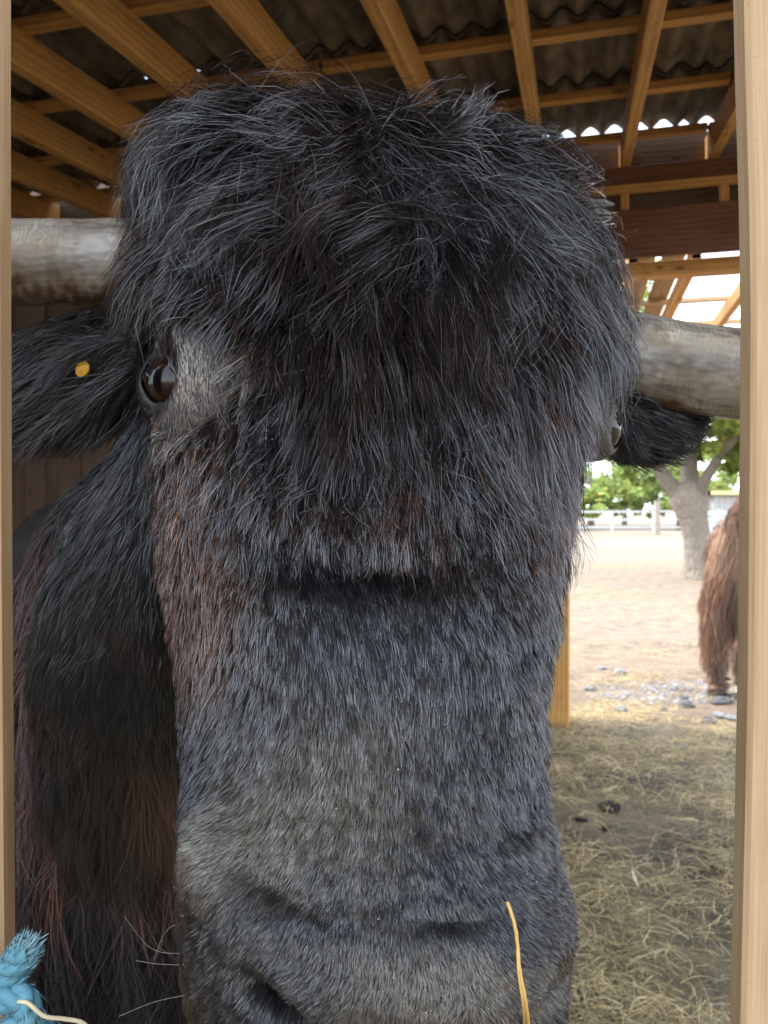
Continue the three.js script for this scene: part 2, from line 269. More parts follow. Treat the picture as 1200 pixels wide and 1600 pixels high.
// ---------------------------------------------------------------- cow shed
const roofY = (w) => EYE + 1.5 + RISE * w;              // underside of the rafters
{
  const shed = thing('cow_shed', 'open timber cow shed with orange rafters under corrugated roofing', 'shed', V(0, 0, 0));
  const RD = 0.16, RW = 0.062, upR = V(0, 1, 0).addScaledVector(W_, -RISE).normalize();
  for (let k = -4; k <= 10; k++) { const u = 0.296 - 0.515 * k + rr(-0.01, 0.01); part('rafter', barGeo(shedPt(u, roofY(-0.25) + RD / 2, -0.25), shedPt(u, roofY(5.3) + RD / 2, 5.3), RW, RD, upR), wood.rafter, shed); }
  const rows = [-0.13, 0.62, 1.37, 2.12, 2.87, 3.62, 4.37, 5.1];
  for (const w of rows) for (let k = 0; k < 4; k++) { const u0 = -5.1 + k * 1.96; part('purlin', barGeo(shedPt(u0, roofY(w) + RD + 0.024, w), shedPt(u0 + 1.95, roofY(w) + RD + 0.024, w), 0.07, 0.044, upR), wood.rafter, shed); }
  // corrugated sheets, lapped like shingles: each row lies over the one below it
  const pitch = 0.146, n = 7, amp = 0.024, th = 0.007, L = 0.87, pos = [], uv = [], idx = [], M = n * 8;
  for (const s of [0, 1]) for (let j = 0; j <= 4; j++) for (let i = 0; i <= M; i++) { const x = i / 8 * pitch; pos.push(x, amp * Math.cos(i / 8 * 2 * Math.PI) + s * th, -j / 4 * L); uv.push(x, j / 4 * L); }
  const at2 = (s, j, i) => s * 5 * (M + 1) + j * (M + 1) + i;
  for (let j = 0; j < 4; j++) for (let i = 0; i < M; i++) { idx.push(at2(0, j, i), at2(0, j + 1, i), at2(0, j, i + 1), at2(0, j, i + 1), at2(0, j + 1, i), at2(0, j + 1, i + 1), at2(1, j, i), at2(1, j, i + 1), at2(1, j + 1, i), at2(1, j, i + 1), at2(1, j + 1, i + 1), at2(1, j + 1, i)); }
  for (const j of [0, 4]) for (let i = 0; i < M; i++) idx.push(at2(0, j, i), at2(0, j, i + 1), at2(1, j, i), at2(0, j, i + 1), at2(1, j, i + 1), at2(1, j, i));
  const g = new THREE.BufferGeometry(); g.setAttribute('position', new THREE.Float32BufferAttribute(pos, 3)); g.setAttribute('uv', new THREE.Float32BufferAttribute(uv, 2)); g.setIndex(idx); g.computeVertexNormals();
  const fc = dataTex(512, 512, (u, v) => { const a = N3(u * 6, v * 4, 1) + 0.6 * N3(u * 22, v * 9, 2) + 0.5 * N3(u * 90, v * 60, 3), k = clamp(0.55 + 0.4 * a, 0.15, 1); return [0.27 * k, 0.21 * k, 0.145 * k]; }, true);
  const sheetM = new THREE.MeshPhysicalMaterial({ map: fc, roughness: 0.85 });
  for (let r = 0; r < rows.length - 1; r++) for (let k = 0; k < 8; k++) {
    const o = part('roofing_sheet', g, sheetM, shed), w = rows[r] - 0.06;
    o.position.copy(shedPt(-5.25 + k * 0.98, roofY(w) + RD + 0.044 + amp + 0.004 + (k % 2) * 0.009, w)); o.rotation.set(0, -TURN, 0, 'YXZ'); o.rotation.order = 'YXZ'; o.rotation.x = Math.atan(RISE) + 0.022;
  }
  // far header: top plate, rail, studs, plank and the lit beam behind them
  const H = (name, u0, u1, y0, y1, w, d, m) => part(name, barGeo(shedPt(u0, (y0 + y1) / 2, w), shedPt(u1, (y0 + y1) / 2, w), d, y1 - y0), m, shed);
  H('top_plate', -5.1, 2.8, 3.375, 3.495, 5.16, 0.1, wood.plank);
  H('eave_board', -5.1, 2.8, 3.5, roofY(5.25) + RD + 0.04, 5.235, 0.025, wood.wall);
  H('eave_board', -5.1, -0.32, 3.5, roofY(5.25) + RD + 0.17, 5.265, 0.025, wood.wall);
  H('rail', -5.1, 2.8, 3.325, 3.37, 5.1, 0.05, wood.rafter);
  H('header_plank', -0.3, 2.8, 2.915, 3.215, 5.09, 0.035, wood.plank);
  H('header_plank', -0.3, 2.8, 3.04, 3.36, 5.215, 0.03, wood.wall);
  H('header_beam', -0.3, 2.8, 2.845, 2.935, 5.30, 0.11, wood.rafter);
  for (const u of [0.296, 0.87, 1.45, 2.0]) part('stud', barGeo(shedPt(u, 3.218, 5.13), shedPt(u, 3.37, 5.13), 0.05, 0.06, W_), wood.rafter, shed);
  // posts
  for (const [u, w] of [[-0.115, 5.16], [2.75, 5.16], [-5.05, 5.16], [-5.05, -0.1], [2.75, -0.1], [-2.4, -0.1]]) part('post', barGeo(shedPt(u, -0.1, w), shedPt(u, roofY(w) - 0.005 - (w > 1 ? 0.15 : 0), w), 0.15, 0.15, W_, 0.008), wood.rafter, shed);
  part('front_beam', barGeo(shedPt(-5.1, roofY(-0.1) - 0.08, -0.19), shedPt(2.85, roofY(-0.1) - 0.08, -0.19), 0.06, 0.15), wood.rafter, shed);
  // boarded walls at the left
  for (let k = 0; k < 31; k++) { const u = -4.95 + k * 0.152; part('wall_board', barGeo(shedPt(u, 0, 5.262 + (k % 2) * 0.026), shedPt(u, 3.37, 5.262 + (k % 2) * 0.026), 0.168, 0.022, W_), wood.wall, shed); }
  for (let k = 0; k < 34; k++) { const w = 0.05 + k * 0.152; part('wall_board', barGeo(shedPt(-5.15 - (k % 2) * 0.026, 0, w), shedPt(-5.15 - (k % 2) * 0.026, roofY(w), w), 0.168, 0.022, U), wood.wall, shed); }
}
// unseen board walls behind the viewer, added to keep side light off the cow
[[-1.75, 'unseen dark board wall left behind the viewer, added to block side light'], [1.95, 'unseen dark board wall right behind the viewer, added to block side light']].forEach(([u, l]) => {
  const b = thing('added_side_wall', l, 'added wall', V(0, 0, 0));
  for (let k = 0; k < 8; k++) part('wall_board', barGeo(shedPt(u + (k % 2) * 0.01, 0, -0.5 - k * 0.3), shedPt(u + (k % 2) * 0.01, 2.75, -0.5 - k * 0.3), 0.29, 0.03, U), wood.wall, b);
  part('top_rail', barGeo(shedPt(u, 2.8, -0.3), shedPt(u, 2.8, -2.8), 0.12, 0.09), wood.rafter, b);
});
// lean-to canopy beyond the header, partly roofed with clear sheets
{
  const can = thing('lean_to_canopy', 'lean-to canopy of pale joists with white translucent roof panels beyond the shed', 'canopy', V(0, 0, 0));
  const y0 = EYE + 1.6;
  const us = [0.36, 0.75, 1.21, 1.67, 2.13, 2.59, 3.05, 3.51];
  for (const u of us) part('joist', barGeo(shedPt(u, y0 + 0.06, 5.36), shedPt(u, y0 + 0.06, 8.3), 0.055, 0.12), wood.rafter, can);
  for (const w of [5.42, 6.05, 6.9, 7.75, 8.25]) part('batten', barGeo(shedPt(0.3, y0 + 0.14, w), shedPt(3.6, y0 + 0.14, w), 0.05, 0.038), wood.pale, can);
  part('canopy_beam', barGeo(shedPt(0.3, y0 - 0.05, 8.24), shedPt(3.7, y0 - 0.05, 8.24), 0.05, 0.095), wood.rafter, can);
  for (const u of [1.78, 3.62]) part('post', barGeo(shedPt(u, -0.1, 8.24), shedPt(u, y0 - 0.16, 8.24), 0.12, 0.12, W_, 0.008), wood.rafter, can);
  const clear = new THREE.MeshPhysicalMaterial({ transmission: 0.85, roughness: 0.95, thickness: 0, ior: 1.3 }); clear.color.setRGB(0.93, 0.95, 0.97);
  const brown = std(0.36, 0.25, 0.15, 0.9);
  const sheet = (u0, u1, w0, w1, m, name) => {
    const NX = Math.round((u1 - u0) / 0.076 * 8), pos = [], idx = [], uv = [];
    for (let j = 0; j <= 1; j++) for (let i = 0; i <= NX; i++) { const u = lerp(u0, u1, i / NX), p = shedPt(u, y0 + 0.172 + 0.008 * Math.cos(u / 0.076 * 2 * Math.PI), j ? w1 : w0); pos.push(p.x, p.y, p.z); uv.push(u, j * 3); }
    for (let i = 0; i < NX; i++) idx.push(i, i + 1, i + NX + 1, i + 1, i + NX + 2, i + NX + 1);
    const g = new THREE.BufferGeometry(); g.setAttribute('position', new THREE.Float32BufferAttribute(pos, 3)); g.setAttribute('uv', new THREE.Float32BufferAttribute(uv, 2)); g.setIndex(idx); g.computeVertexNormals();
    return part(name, g, m, can);
  };
  sheet(0.3, 0.54, 5.33, 8.4, brown, 'roof_panel'); sheet(0.575, 0.735, 5.33, 8.4, brown, 'roof_panel');
  for (let k = 0; k < 3; k++) sheet(0.74 + k * 0.96, 0.74 + k * 0.96 + 0.95, 5.33, 8.4, clear, 'clear_panel');
}
// ---------------------------------------------------------------- far fence, field shed, trees
{
  const D = 47.5, f = thing('paddock_fence', 'long pale rail fence across the far side of the paddock', 'fence', V(0, 0, -D));
  const pale = std(0.46, 0.45, 0.43, 0.75);
  for (let i = 0; i < 26; i++) { const x = -22 + i * 2.55 + rr(-0.08, 0.08); part('fence_post', barGeo(V(x, -0.1, 0), V(x, 1.5 + rr(-0.06, 0.08), 0), 0.13, 0.13, V(0, 0, 1)), pale, f); for (const y of [0.42, 0.9, 1.36]) if (i < 25) part('rail', barGeo(V(x + 0.07, y + rr(-0.03, 0.03), 0.02), V(x + 2.48, y + rr(-0.03, 0.03), 0.02), 0.04, 0.13), pale, f); }
  const gp = thing('gate_post', 'thick pale timber post standing before the far fence, left of the tree trunk', 'post', V(16.0, 0, -46.2));
  part('post', barGeo(V(0, -0.1, 0), V(0, 1.95, 0), 0.28, 0.28, V(0, 0, 1), 0.02), wood.old, gp); part('cap', barGeo(V(0, 1.95, 0), V(0, 2.0, 0), 0.31, 0.31, V(0, 0, 1), 0.02), wood.old, gp);
  const b = thing('board_fence', 'grey board fence right of the tree trunk before the far rails', 'fence', V(17.6, 0, -45.2));
  for (let i = 0; i < 5; i++) part('fence_post', barGeo(V(0.4 + i * 1.2, -0.1, 0), V(0.4 + i * 1.2, 1.5, 0), 0.16, 0.12, V(0, 0, 1)), pale, b);
  for (const y of [0.3, 0.62, 0.94, 1.26]) part('fence_board', barGeo(V(0, y, 0.09), V(5.6, y, 0.09), 0.03, 0.2), std(0.50, 0.56, 0.53, 0.8), b);
  const s = thing('field_shed', 'low grey field shed with a flat yellow roof edge beyond the fence', 'shed', V(24.3, 0, -56));
  for (let k = 0; k < 12; k++) part('wall_board', barGeo(V(-0.7 + k * 0.42, 0, 0), V(-0.7 + k * 0.42, 2.5, 0), 0.4, 0.05, V(0, 0, 1)), std(0.34, 0.33, 0.31, 0.9), s);
  part('side_wall', barGeo(V(-0.85, 0, -1.6), V(-0.85, 2.5, -1.6), 0.06, 3, V(0, 0, 1)), std(0.34, 0.33, 0.31, 0.9), s);
  part('roof', barGeo(V(-1.3, 2.7, -1.3), V(4.6, 2.7, -1.3), 3.6, 0.28), std(0.62, 0.50, 0.24, 0.8), s);
  part('door', barGeo(V(1.6, 0, 0.05), V(1.6, 2.0, 0.05), 0.9, 0.05, V(0, 0, 1)), std(0.2, 0.2, 0.19, 0.9), s);
}
const leafGeo = (() => { const g = new THREE.BufferGeometry(); g.setAttribute('position', new THREE.Float32BufferAttribute([0, 0, 0, 0.28, 0.05, 0.45, 0, 0, 1, -0.28, 0.05, 0.45, 0, -0.03, 0.5], 3)); g.setIndex([0, 1, 4, 1, 2, 4, 2, 3, 4, 3, 0, 4]); g.computeVertexNormals(); return g; })();
const leafMat = new THREE.MeshPhysicalMaterial({ transmission: 0.45, roughness: 0.9, thickness: 0, specularIntensity: 0.4 }); leafMat.color.setRGB(1, 1, 1);
function tree(name, label, base, trunkKnots, limbs, blobs, leaf, count, tint, group) {
  const t = thing(name, label, 'tree', base, group);
  const bark = std(0.31, 0.26, 0.205, 0.95); bark.bumpMap = dataTex(256, 256, (u, v) => { const h = clamp(0.5 + 0.7 * N3(u * 24, v * 5, 3) + 0.4 * N3(u * 60, v * 20, 4)); return [h, h, h]; }); bark.bumpMap.repeat.set(2, 4); bark.bumpScale = 0.05;
  const tr = limb(trunkKnots, V(0, 0, 1), 24, 14, 2, [0.001, 0.02]); tr.displace((p) => 0.05 * N3(p.x * 3, p.y * 1.2, p.z * 3) * trunkKnots[0][1] * 3);
  const gs = [tr.geo(), ...limbs.map((l) => limb(l, V(0, 0, 1), 16, 8, 2, [0.001, 0.02]).geo())];
  part('trunk', mergeGeometries(gs), bark, t);
  const m = new THREE.InstancedMesh(leafGeo, leafMat, count), mat = new THREE.Matrix4(), qn = new THREE.Quaternion(), e = new THREE.Euler(), col = new THREE.Color(), p = V();
  const clumps = []; let tot = 0; for (const b of blobs) { const n = Math.ceil(b[3] * b[4] * b[5] * 8 / (leaf * leaf * leaf * 260)) + 10; for (let i = 0; i < Math.min(n, 160); i++) { const d = V(rr(-1, 1), rr(-1, 1), rr(-1, 1)); const l = d.length(); if (l > 1 || (l < 0.45 && R() < 0.6)) { i--; continue; } clumps.push([b[0] + d.x * b[3], b[1] + d.y * b[4], b[2] + d.z * b[5], Math.min(b[3], b[4]) * rr(0.14, 0.34), rr(0.7, 1.35)]); } }
  for (let i = 0; i < count; i++) {
    const c = clumps[Math.floor(R() * clumps.length)], d = V(rr(-1, 1), rr(-1, 1), rr(-1, 1)); if (d.length() > 1) d.normalize().multiplyScalar(R());
    p.set(c[0] + d.x * c[3], c[1] + d.y * c[3] * 0.7, c[2] + d.z * c[3]); e.set(rr(0.1, 1.4), rr(0, 6.3), rr(-0.6, 0.6)); const s = leaf * rr(0.7, 1.3);
    m.setMatrixAt(i, mat.compose(p, qn.setFromEuler(e), V(s, s, s))); const k = c[4] * rr(0.75, 1.25), y = R() < 0.12 ? 1.5 : 1; m.setColorAt(i, col.setRGB(tint[0] * k * y, tint[1] * k, tint[2] * k));
  }
  m.name = 'crown'; m.userData.kind = 'stuff'; m.castShadow = m.receiveShadow = true; t.add(m); return t;
}
{
  // old tree in the paddock
  const B = at(1087, 905, 15.84); B.y = 0; const L = (px, py, dd = 0) => { const p = at(px, py, 15.84 + dd); return p.sub(B); };
  tree('paddock_tree', 'old grey forked tree standing in the sunny paddock left of the red cow', B,
    [[V(0.1, -0.2, 0), 0.36, 0.36], [V(0.08, 0.15, 0), 0.31, 0.31], [V(0.04, 0.7, 0), 0.285, 0.28], [V(-0.04, 1.2, 0), 0.29, 0.27], [V(-0.14, 1.65, 0), 0.40, 0.3], [V(-0.15, 2.0, 0), 0.28, 0.24]],
    [[[V(-0.25, 1.5, 0), 0.2, 0.2], [L(1052, 762), 0.17, 0.17], [L(1033, 738), 0.145, 0.145], [L(1015, 690), 0.12, 0.12], [L(980, 600, 1), 0.08, 0.08], [L(930, 520, 1.5), 0.04, 0.04]],
      [[V(0, 1.5, 0), 0.22, 0.22], [L(1078, 745, 0.3), 0.19, 0.18], [L(1077, 700, 0.5), 0.16, 0.16], [L(1070, 620, 0.5), 0.13, 0.12], [L(1090, 500, 0.5), 0.07, 0.07]],
      [[V(0.05, 1.55, 0), 0.16, 0.16], [L(1098, 757, -0.3), 0.12, 0.12], [L(1118, 722, -0.6), 0.1, 0.1], [L(1150, 680, -1), 0.075, 0.075], [L(1190, 600, -1.4), 0.045, 0.045]]],
    [[0.3, 4.6, 0, 3.6, 1.9, 3.2], [1.6, 2.9, 0.4, 1.5, 0.75, 1.3], [-1.8, 3.4, 0.8, 1.2, 0.7, 1.2], [2.6, 3.2, -1.5, 1.6, 1.0, 1.6], [0.5, 3.1, 2.0, 1.6, 0.7, 1.0], [1.0, 2.8, -0.8, 1.0, 0.65, 0.8], [1.3, 2.5, 0.6, 0.8, 0.5, 0.7], [0.85, 2.55, 0.9, 0.9, 0.6, 0.6], [-0.7, 2.9, 0.9, 1.0, 0.5, 0.7]], 0.13, 46000, [0.24, 0.30, 0.06]);
  const row = [[9.5, -58, 7, 1.0], [16.5, -63, 8, 1.15], [22.5, -60, 6.5, 0.9], [28.5, -66, 8.5, 1.05], [2, -64, 8, 1], [37, -62, 8, 0.95], [-9, -60, 8, 1], [13, -78, 12, 0.85], [25, -82, 13, 0.9]];
  const say = ['bushy yellow-green tree behind the far fence, nearest the head', 'wide green tree behind the far fence, left of the gate post', 'small round tree behind the far fence above the yellow roof edge', 'tall tree behind the field shed', 'broad tree behind the far fence, hidden past the face', 'tree beyond the far fence, right of the field shed', 'tree beyond the far fence, far to the left behind the shed wall', 'taller dark tree standing behind the row beyond the fence', 'tallest tree standing far behind the field shed'];
  row.forEach(([x, z, h, k], i) => tree('field_tree', say[i], V(x, 0, z), [[V(0, -0.2, 0), 0.3, 0.3], [V(0.1, h * 0.25, 0), 0.24, 0.24], [V(0, h * 0.55, 0.1), 0.14, 0.14]], [[[V(0, h * 0.25, 0), 0.16, 0.16], [V(-1, h * 0.4, 0.3), 0.1, 0.1], [V(-1.8, h * 0.55, 0.4), 0.04, 0.04]], [[V(0, h * 0.3, 0), 0.14, 0.14], [V(1, h * 0.45, -0.3), 0.09, 0.09], [V(1.6, h * 0.6, -0.3), 0.04, 0.04]]],
    [[0, h * 0.6, 0, h * 0.52, h * 0.36, h * 0.45], [-h * 0.3, h * 0.32, 0.6, h * 0.3, h * 0.2, h * 0.3], [h * 0.32, h * 0.34, 0.5, h * 0.28, h * 0.2, h * 0.3], [0, h * 0.26, 1.6, h * 0.35, h * 0.14, h * 0.2]], 0.5, 5200, [0.24 * k, 0.31 * k, 0.075 * k], 'trees beyond the far fence'));
}
// ---------------------------------------------------------------- hay on the floor
{
  const blade = (bend, tw) => { const pos = [], idx = [], n = 5; for (let i = 0; i <= n; i++) { const t = i / n, w = 0.5 * (1 - 0.75 * t * t), x = bend * (t * t - t) * 1.0, y = 0.12 * Math.sin(t * Math.PI) + tw * t; pos.push(x - w * 0.03, y, t - 0.5, x, y + 0.008, t - 0.5, x + w * 0.03, y, t - 0.5); if (i < n) for (const s of [0, 1]) { const k = i * 3 + s; idx.push(k, k + 1, k + 3, k + 1, k + 4, k + 3); } } const g = new THREE.BufferGeometry(); g.setAttribute('position', new THREE.Float32BufferAttribute(pos, 3)); g.setIndex(idx); g.computeVertexNormals(); return g; };
  const M = new THREE.MeshPhysicalMaterial({ roughness: 0.6 }), kinds = [blade(0.12, 0), blade(-0.45, 0.1), blade(0.85, 0.2), blade(0.05, 0.35)], per = 24000;
  const mat = new THREE.Matrix4(), q = new THREE.Quaternion(), e = new THREE.Euler(), col = new THREE.Color();
  kinds.forEach((g, k) => {
    const m = new THREE.InstancedMesh(g, M, per); let i = 0, guard = 0;
    while (i < per && guard++ < per * 20) {
      const w = 0.9 + 11 * Math.pow(R(), 1.5), u = rr(-1.6, 3.6), P = shedPt(u, 0, w), den = 0.45 + 0.9 * N3(P.x * 1.7, P.z * 1.7, 21) + 0.5 * N3(P.x * 5, P.z * 5, 22) - ss(4.6, 6.2, w) * 0.42 - ss(6.2, 9, w) * 0.35;
      if (R() > den + 0.12) continue;
      const inside = ss(5.4, 4.4, w), len = rr(0.035, 0.13) * (1 - 0.35 * ss(5, 8, w)), hump = 0.05 * Math.max(0, N3(P.x * 2.4, P.z * 2.4, 30)) * inside;
      e.set(rr(-0.45, 0.45) * (inside + 0.3), rr(0, 6.3), rr(-0.8, 0.8)); const wd = len * rr(0.5, 1.0) * (0.055 / Math.max(len, 0.05));
      m.setMatrixAt(i, mat.compose(V(P.x, groundH(P.x, P.z) + 0.004 + hump * R() + rr(0, 0.03) * inside, P.z), q.setFromEuler(e), V(wd * 1.5, len * 0.7, len)));
      const green = clamp(0.2 * ss(4.2, 2.2, w) + 0.45 * N3(P.x * 2, P.z * 2, 25) * ss(5, 3, w) + rr(-0.15, 0.25)), b = R() < 0.25 ? rr(1.0, 1.45) : rr(0.3, 1.0);
      const c = mixc([0.72, 0.55, 0.27], [0.36, 0.34, 0.14], green); col.setRGB(c[0] * b, c[1] * b, c[2] * b); m.setColorAt(i, col); i++;
    }
    m.count = i; m.name = numbered('hay'); m.castShadow = m.receiveShadow = true; scene.add(m);
    tag(m, ['loose pale hay straws strewn over the shed floor, short straight ones', 'bent hay stalks strewn over the shed floor', 'strongly curled hay blades strewn over the shed floor', 'flat hay blades lying over the shed floor and paddock edge'][k], 'hay', 'hay on the floor', 'stuff');
  });
}
// dung, clods, stones and a pale leaf
function lump(r, sd, flat = 0.55, rough = 0.35) { const g = new THREE.IcosahedronGeometry(1, 3), p = g.attributes.position, v = V(); for (let i = 0; i < p.count; i++) { v.fromBufferAttribute(p, i); const k = 1 + rough * N3(v.x * 1.5 + sd, v.y * 1.5, v.z * 1.5) + rough * 0.6 * N3(v.x * 4, v.y * 4 + sd, v.z * 4); p.setXYZ(i, v.x * k * r, Math.max(-0.3, v.y) * k * r * flat, v.z * k * r); } g.computeVertexNormals(); return g; }
{
  const ground = (px, py) => { const d = EYE * FOCAL / (py - 800), p = at(px, py, d); p.y = groundH(p.x, p.z); return p; };
  const dung = std(0.010, 0.008, 0.007, 0.95), ash = std(0.22, 0.225, 0.235, 0.9), dark = std(0.10, 0.10, 0.105, 0.9);
  const put = (name, label, cat, px, py, r, m, sd, group, fl, sx = 1.3) => { const o = part(name, lump(r, sd, fl), m); o.position.copy(ground(px, py)); o.position.y += r * fl * 0.25; o.scale.x = sx; o.rotation.y = sd; return tag(o, label, cat, group); };
  put('dung_pat', 'large black dung pat on the hay, right of the muzzle', 'dung', 952, 1266, 0.046, dung, 1, null, 0.5, 1.2);
  put('dung_pat', 'small flat black dung lump left of the large pat', 'dung', 908, 1287, 0.024, dung, 2, null, 0.35, 1.3);
  put('dung_pat', 'smallest black dung lump below the large pat', 'dung', 946, 1298, 0.016, dung, 3, null, 0.6, 1);
  [[940, 1047, 0.05, 'pale grey clod lying left of its pair near the shed post', 0], [970, 1055, 0.065, 'pale grey clod lying right of its pair near the shed post', 0], [922, 1078, 0.05, 'grey clod nearest the shed post on the straw', 0], [972, 1110, 0.045, 'single grey clod on the hay at the shade edge', 0], [1072, 1103, 0.06, 'dark clod on the ash patch left of the red hoof', 1], [1068, 1092, 0.045, 'small dark clod behind the other by the red hoof', 1], [1128, 1098, 0.075, 'dark lump beside the red cow hoof', 1], [1148, 1092, 0.07, 'dark lump at the right plank beside the red hoof', 1], [1125, 1120, 0.055, 'grey clod in front of the red cow hoof', 0], [1140, 1122, 0.05, 'grey clod in front of the red hoof, nearer the plank', 0], [1108, 1127, 0.055, 'dark flat clod in front of the red hoof', 1], [1036, 1109, 0.035, 'small dark clod on the straw in the middle of the opening', 1], [1012, 1215, 0.02, 'pale pebble on the shaded hay', 0], [1067, 1165, 0.03, 'pale stone on the hay at the shade edge', 0]].forEach(([x, y, r, l, k], i) => put('clod', l, 'clod', x, y, r * 0.8, k ? dark : ash, 10 + i, 'clods on the ground', 0.6, rr(0.9, 1.5)));
  // crumbly grey patch
  const m = new THREE.InstancedMesh(lump(1, 5, 0.6), ash, 900), mat = new THREE.Matrix4(), q = new THREE.Quaternion(), col = new THREE.Color(); 
  for (let i = 0; i < 900; i++) { const a = rr(0, 6.28), r = Math.sqrt(R()), x = 1050 + Math.cos(a) * r * 115 + rr(-20, 20), y = 1083 + Math.sin(a) * r * 17, p = ground(x, y), s = 0.005 + 0.014 * R() ** 3; m.setMatrixAt(i, mat.compose(p, q.setFromAxisAngle(V(0, 1, 0), a * 3), V(s, s, s))); const k = rr(0.7, 1.7); m.setColorAt(i, col.setRGB(k, k, k)); }
  m.name = 'ash_crumbs'; scene.add(m); tag(m, 'patch of pale grey crumbs on the sunlit straw', 'crumbs', null, 'stuff');
  const lg = new THREE.SphereGeometry(1, 14, 10); lg.scale(0.007, 0.004, 0.038); lg.translate(0, 0, 0); const lp = lg.attributes.position; for (let i = 0; i < lp.count; i++) lp.setX(i, lp.getX(i) * (1 - 0.3 * Math.abs(lp.getZ(i) / 0.038)) + 4 * lp.getZ(i) ** 2);
  const leaf = part('dry_leaf', lg, std(0.62, 0.58, 0.42, 0.6)); leaf.position.copy(ground(991, 1388)); leaf.position.y += 0.035; leaf.rotation.set(0.5, 0.05, 0.1); tag(leaf, 'pale narrow dry leaf lying on the greenish hay', 'leaf');
}
// ---------------------------------------------------------------- front boards and rope
function bentBoard(px, front, thick, width, side, name, label) {   // px(y row) = inner edge column; the board stands from the ground to the front beam
  const NV = 40, pos = [], uv = [], idx = [], y0 = 0, y1 = 2.78, ch = 0.0025, o = R() * 3;
  const sec = side < 0 ? [[0, ch], [0, thick - ch], [-ch, thick], [-width, thick], [-width, 0], [-ch, 0]] : [[0, ch], [ch, 0], [width, 0], [width, thick], [ch, thick], [0, thick - ch]];
  for (let i = 0; i < 6; i++) { const a = sec[i], b = sec[(i + 1) % 6], l = Math.hypot(a[0] - b[0], a[1] - b[1]), k = pos.length / 3, per = i * 0.06 + o; for (let j = 0; j <= NV; j++) { const y = lerp(y0, y1, j / NV), row = 800 - (y - EYE) * FOCAL / front, x = (px(row) - 600) / FOCAL * front; for (const s of [a, b]) { pos.push(x + s[0], y, -front - s[1]); uv.push(per + (s === a ? 0 : l), y + o); } if (j < NV) idx.push(k + j * 2, k + j * 2 + 1, k + j * 2 + 2, k + j * 2 + 1, k + j * 2 + 3, k + j * 2 + 2); } }
  const g = new THREE.BufferGeometry(); g.setAttribute('position', new THREE.Float32BufferAttribute(pos, 3)); g.setAttribute('uv', new THREE.Float32BufferAttribute(uv, 2)); g.setIndex(idx); g.computeVertexNormals();
  return tag(part(name, g, wood.board), label, 'board', 'upright boards of the pen front');
}
{
  const fl = 0.44, le = curve([[-300, 21], [100, 20], [800, 22], [1480, 27], [2200, 32]]), ri = curve([[-300, 1162], [0, 1165], [420, 1176], [800, 1174], [1100, 1171], [1600, 1160], [2200, 1148]]);
  bentBoard((y) => 600 + (le(y) - 600) * (fl + 0.018) / fl, fl, 0.018, 0.09, -1, 'upright_board', 'narrow pale board edge left of the cow, with blue rope tied round its foot');
  bentBoard((y) => 600 + (ri(y) - 600) * 1.0, fl, 0.018, 0.1, 1, 'upright_board', 'broad pale board right of the cow face, hiding the end of its horn');
}
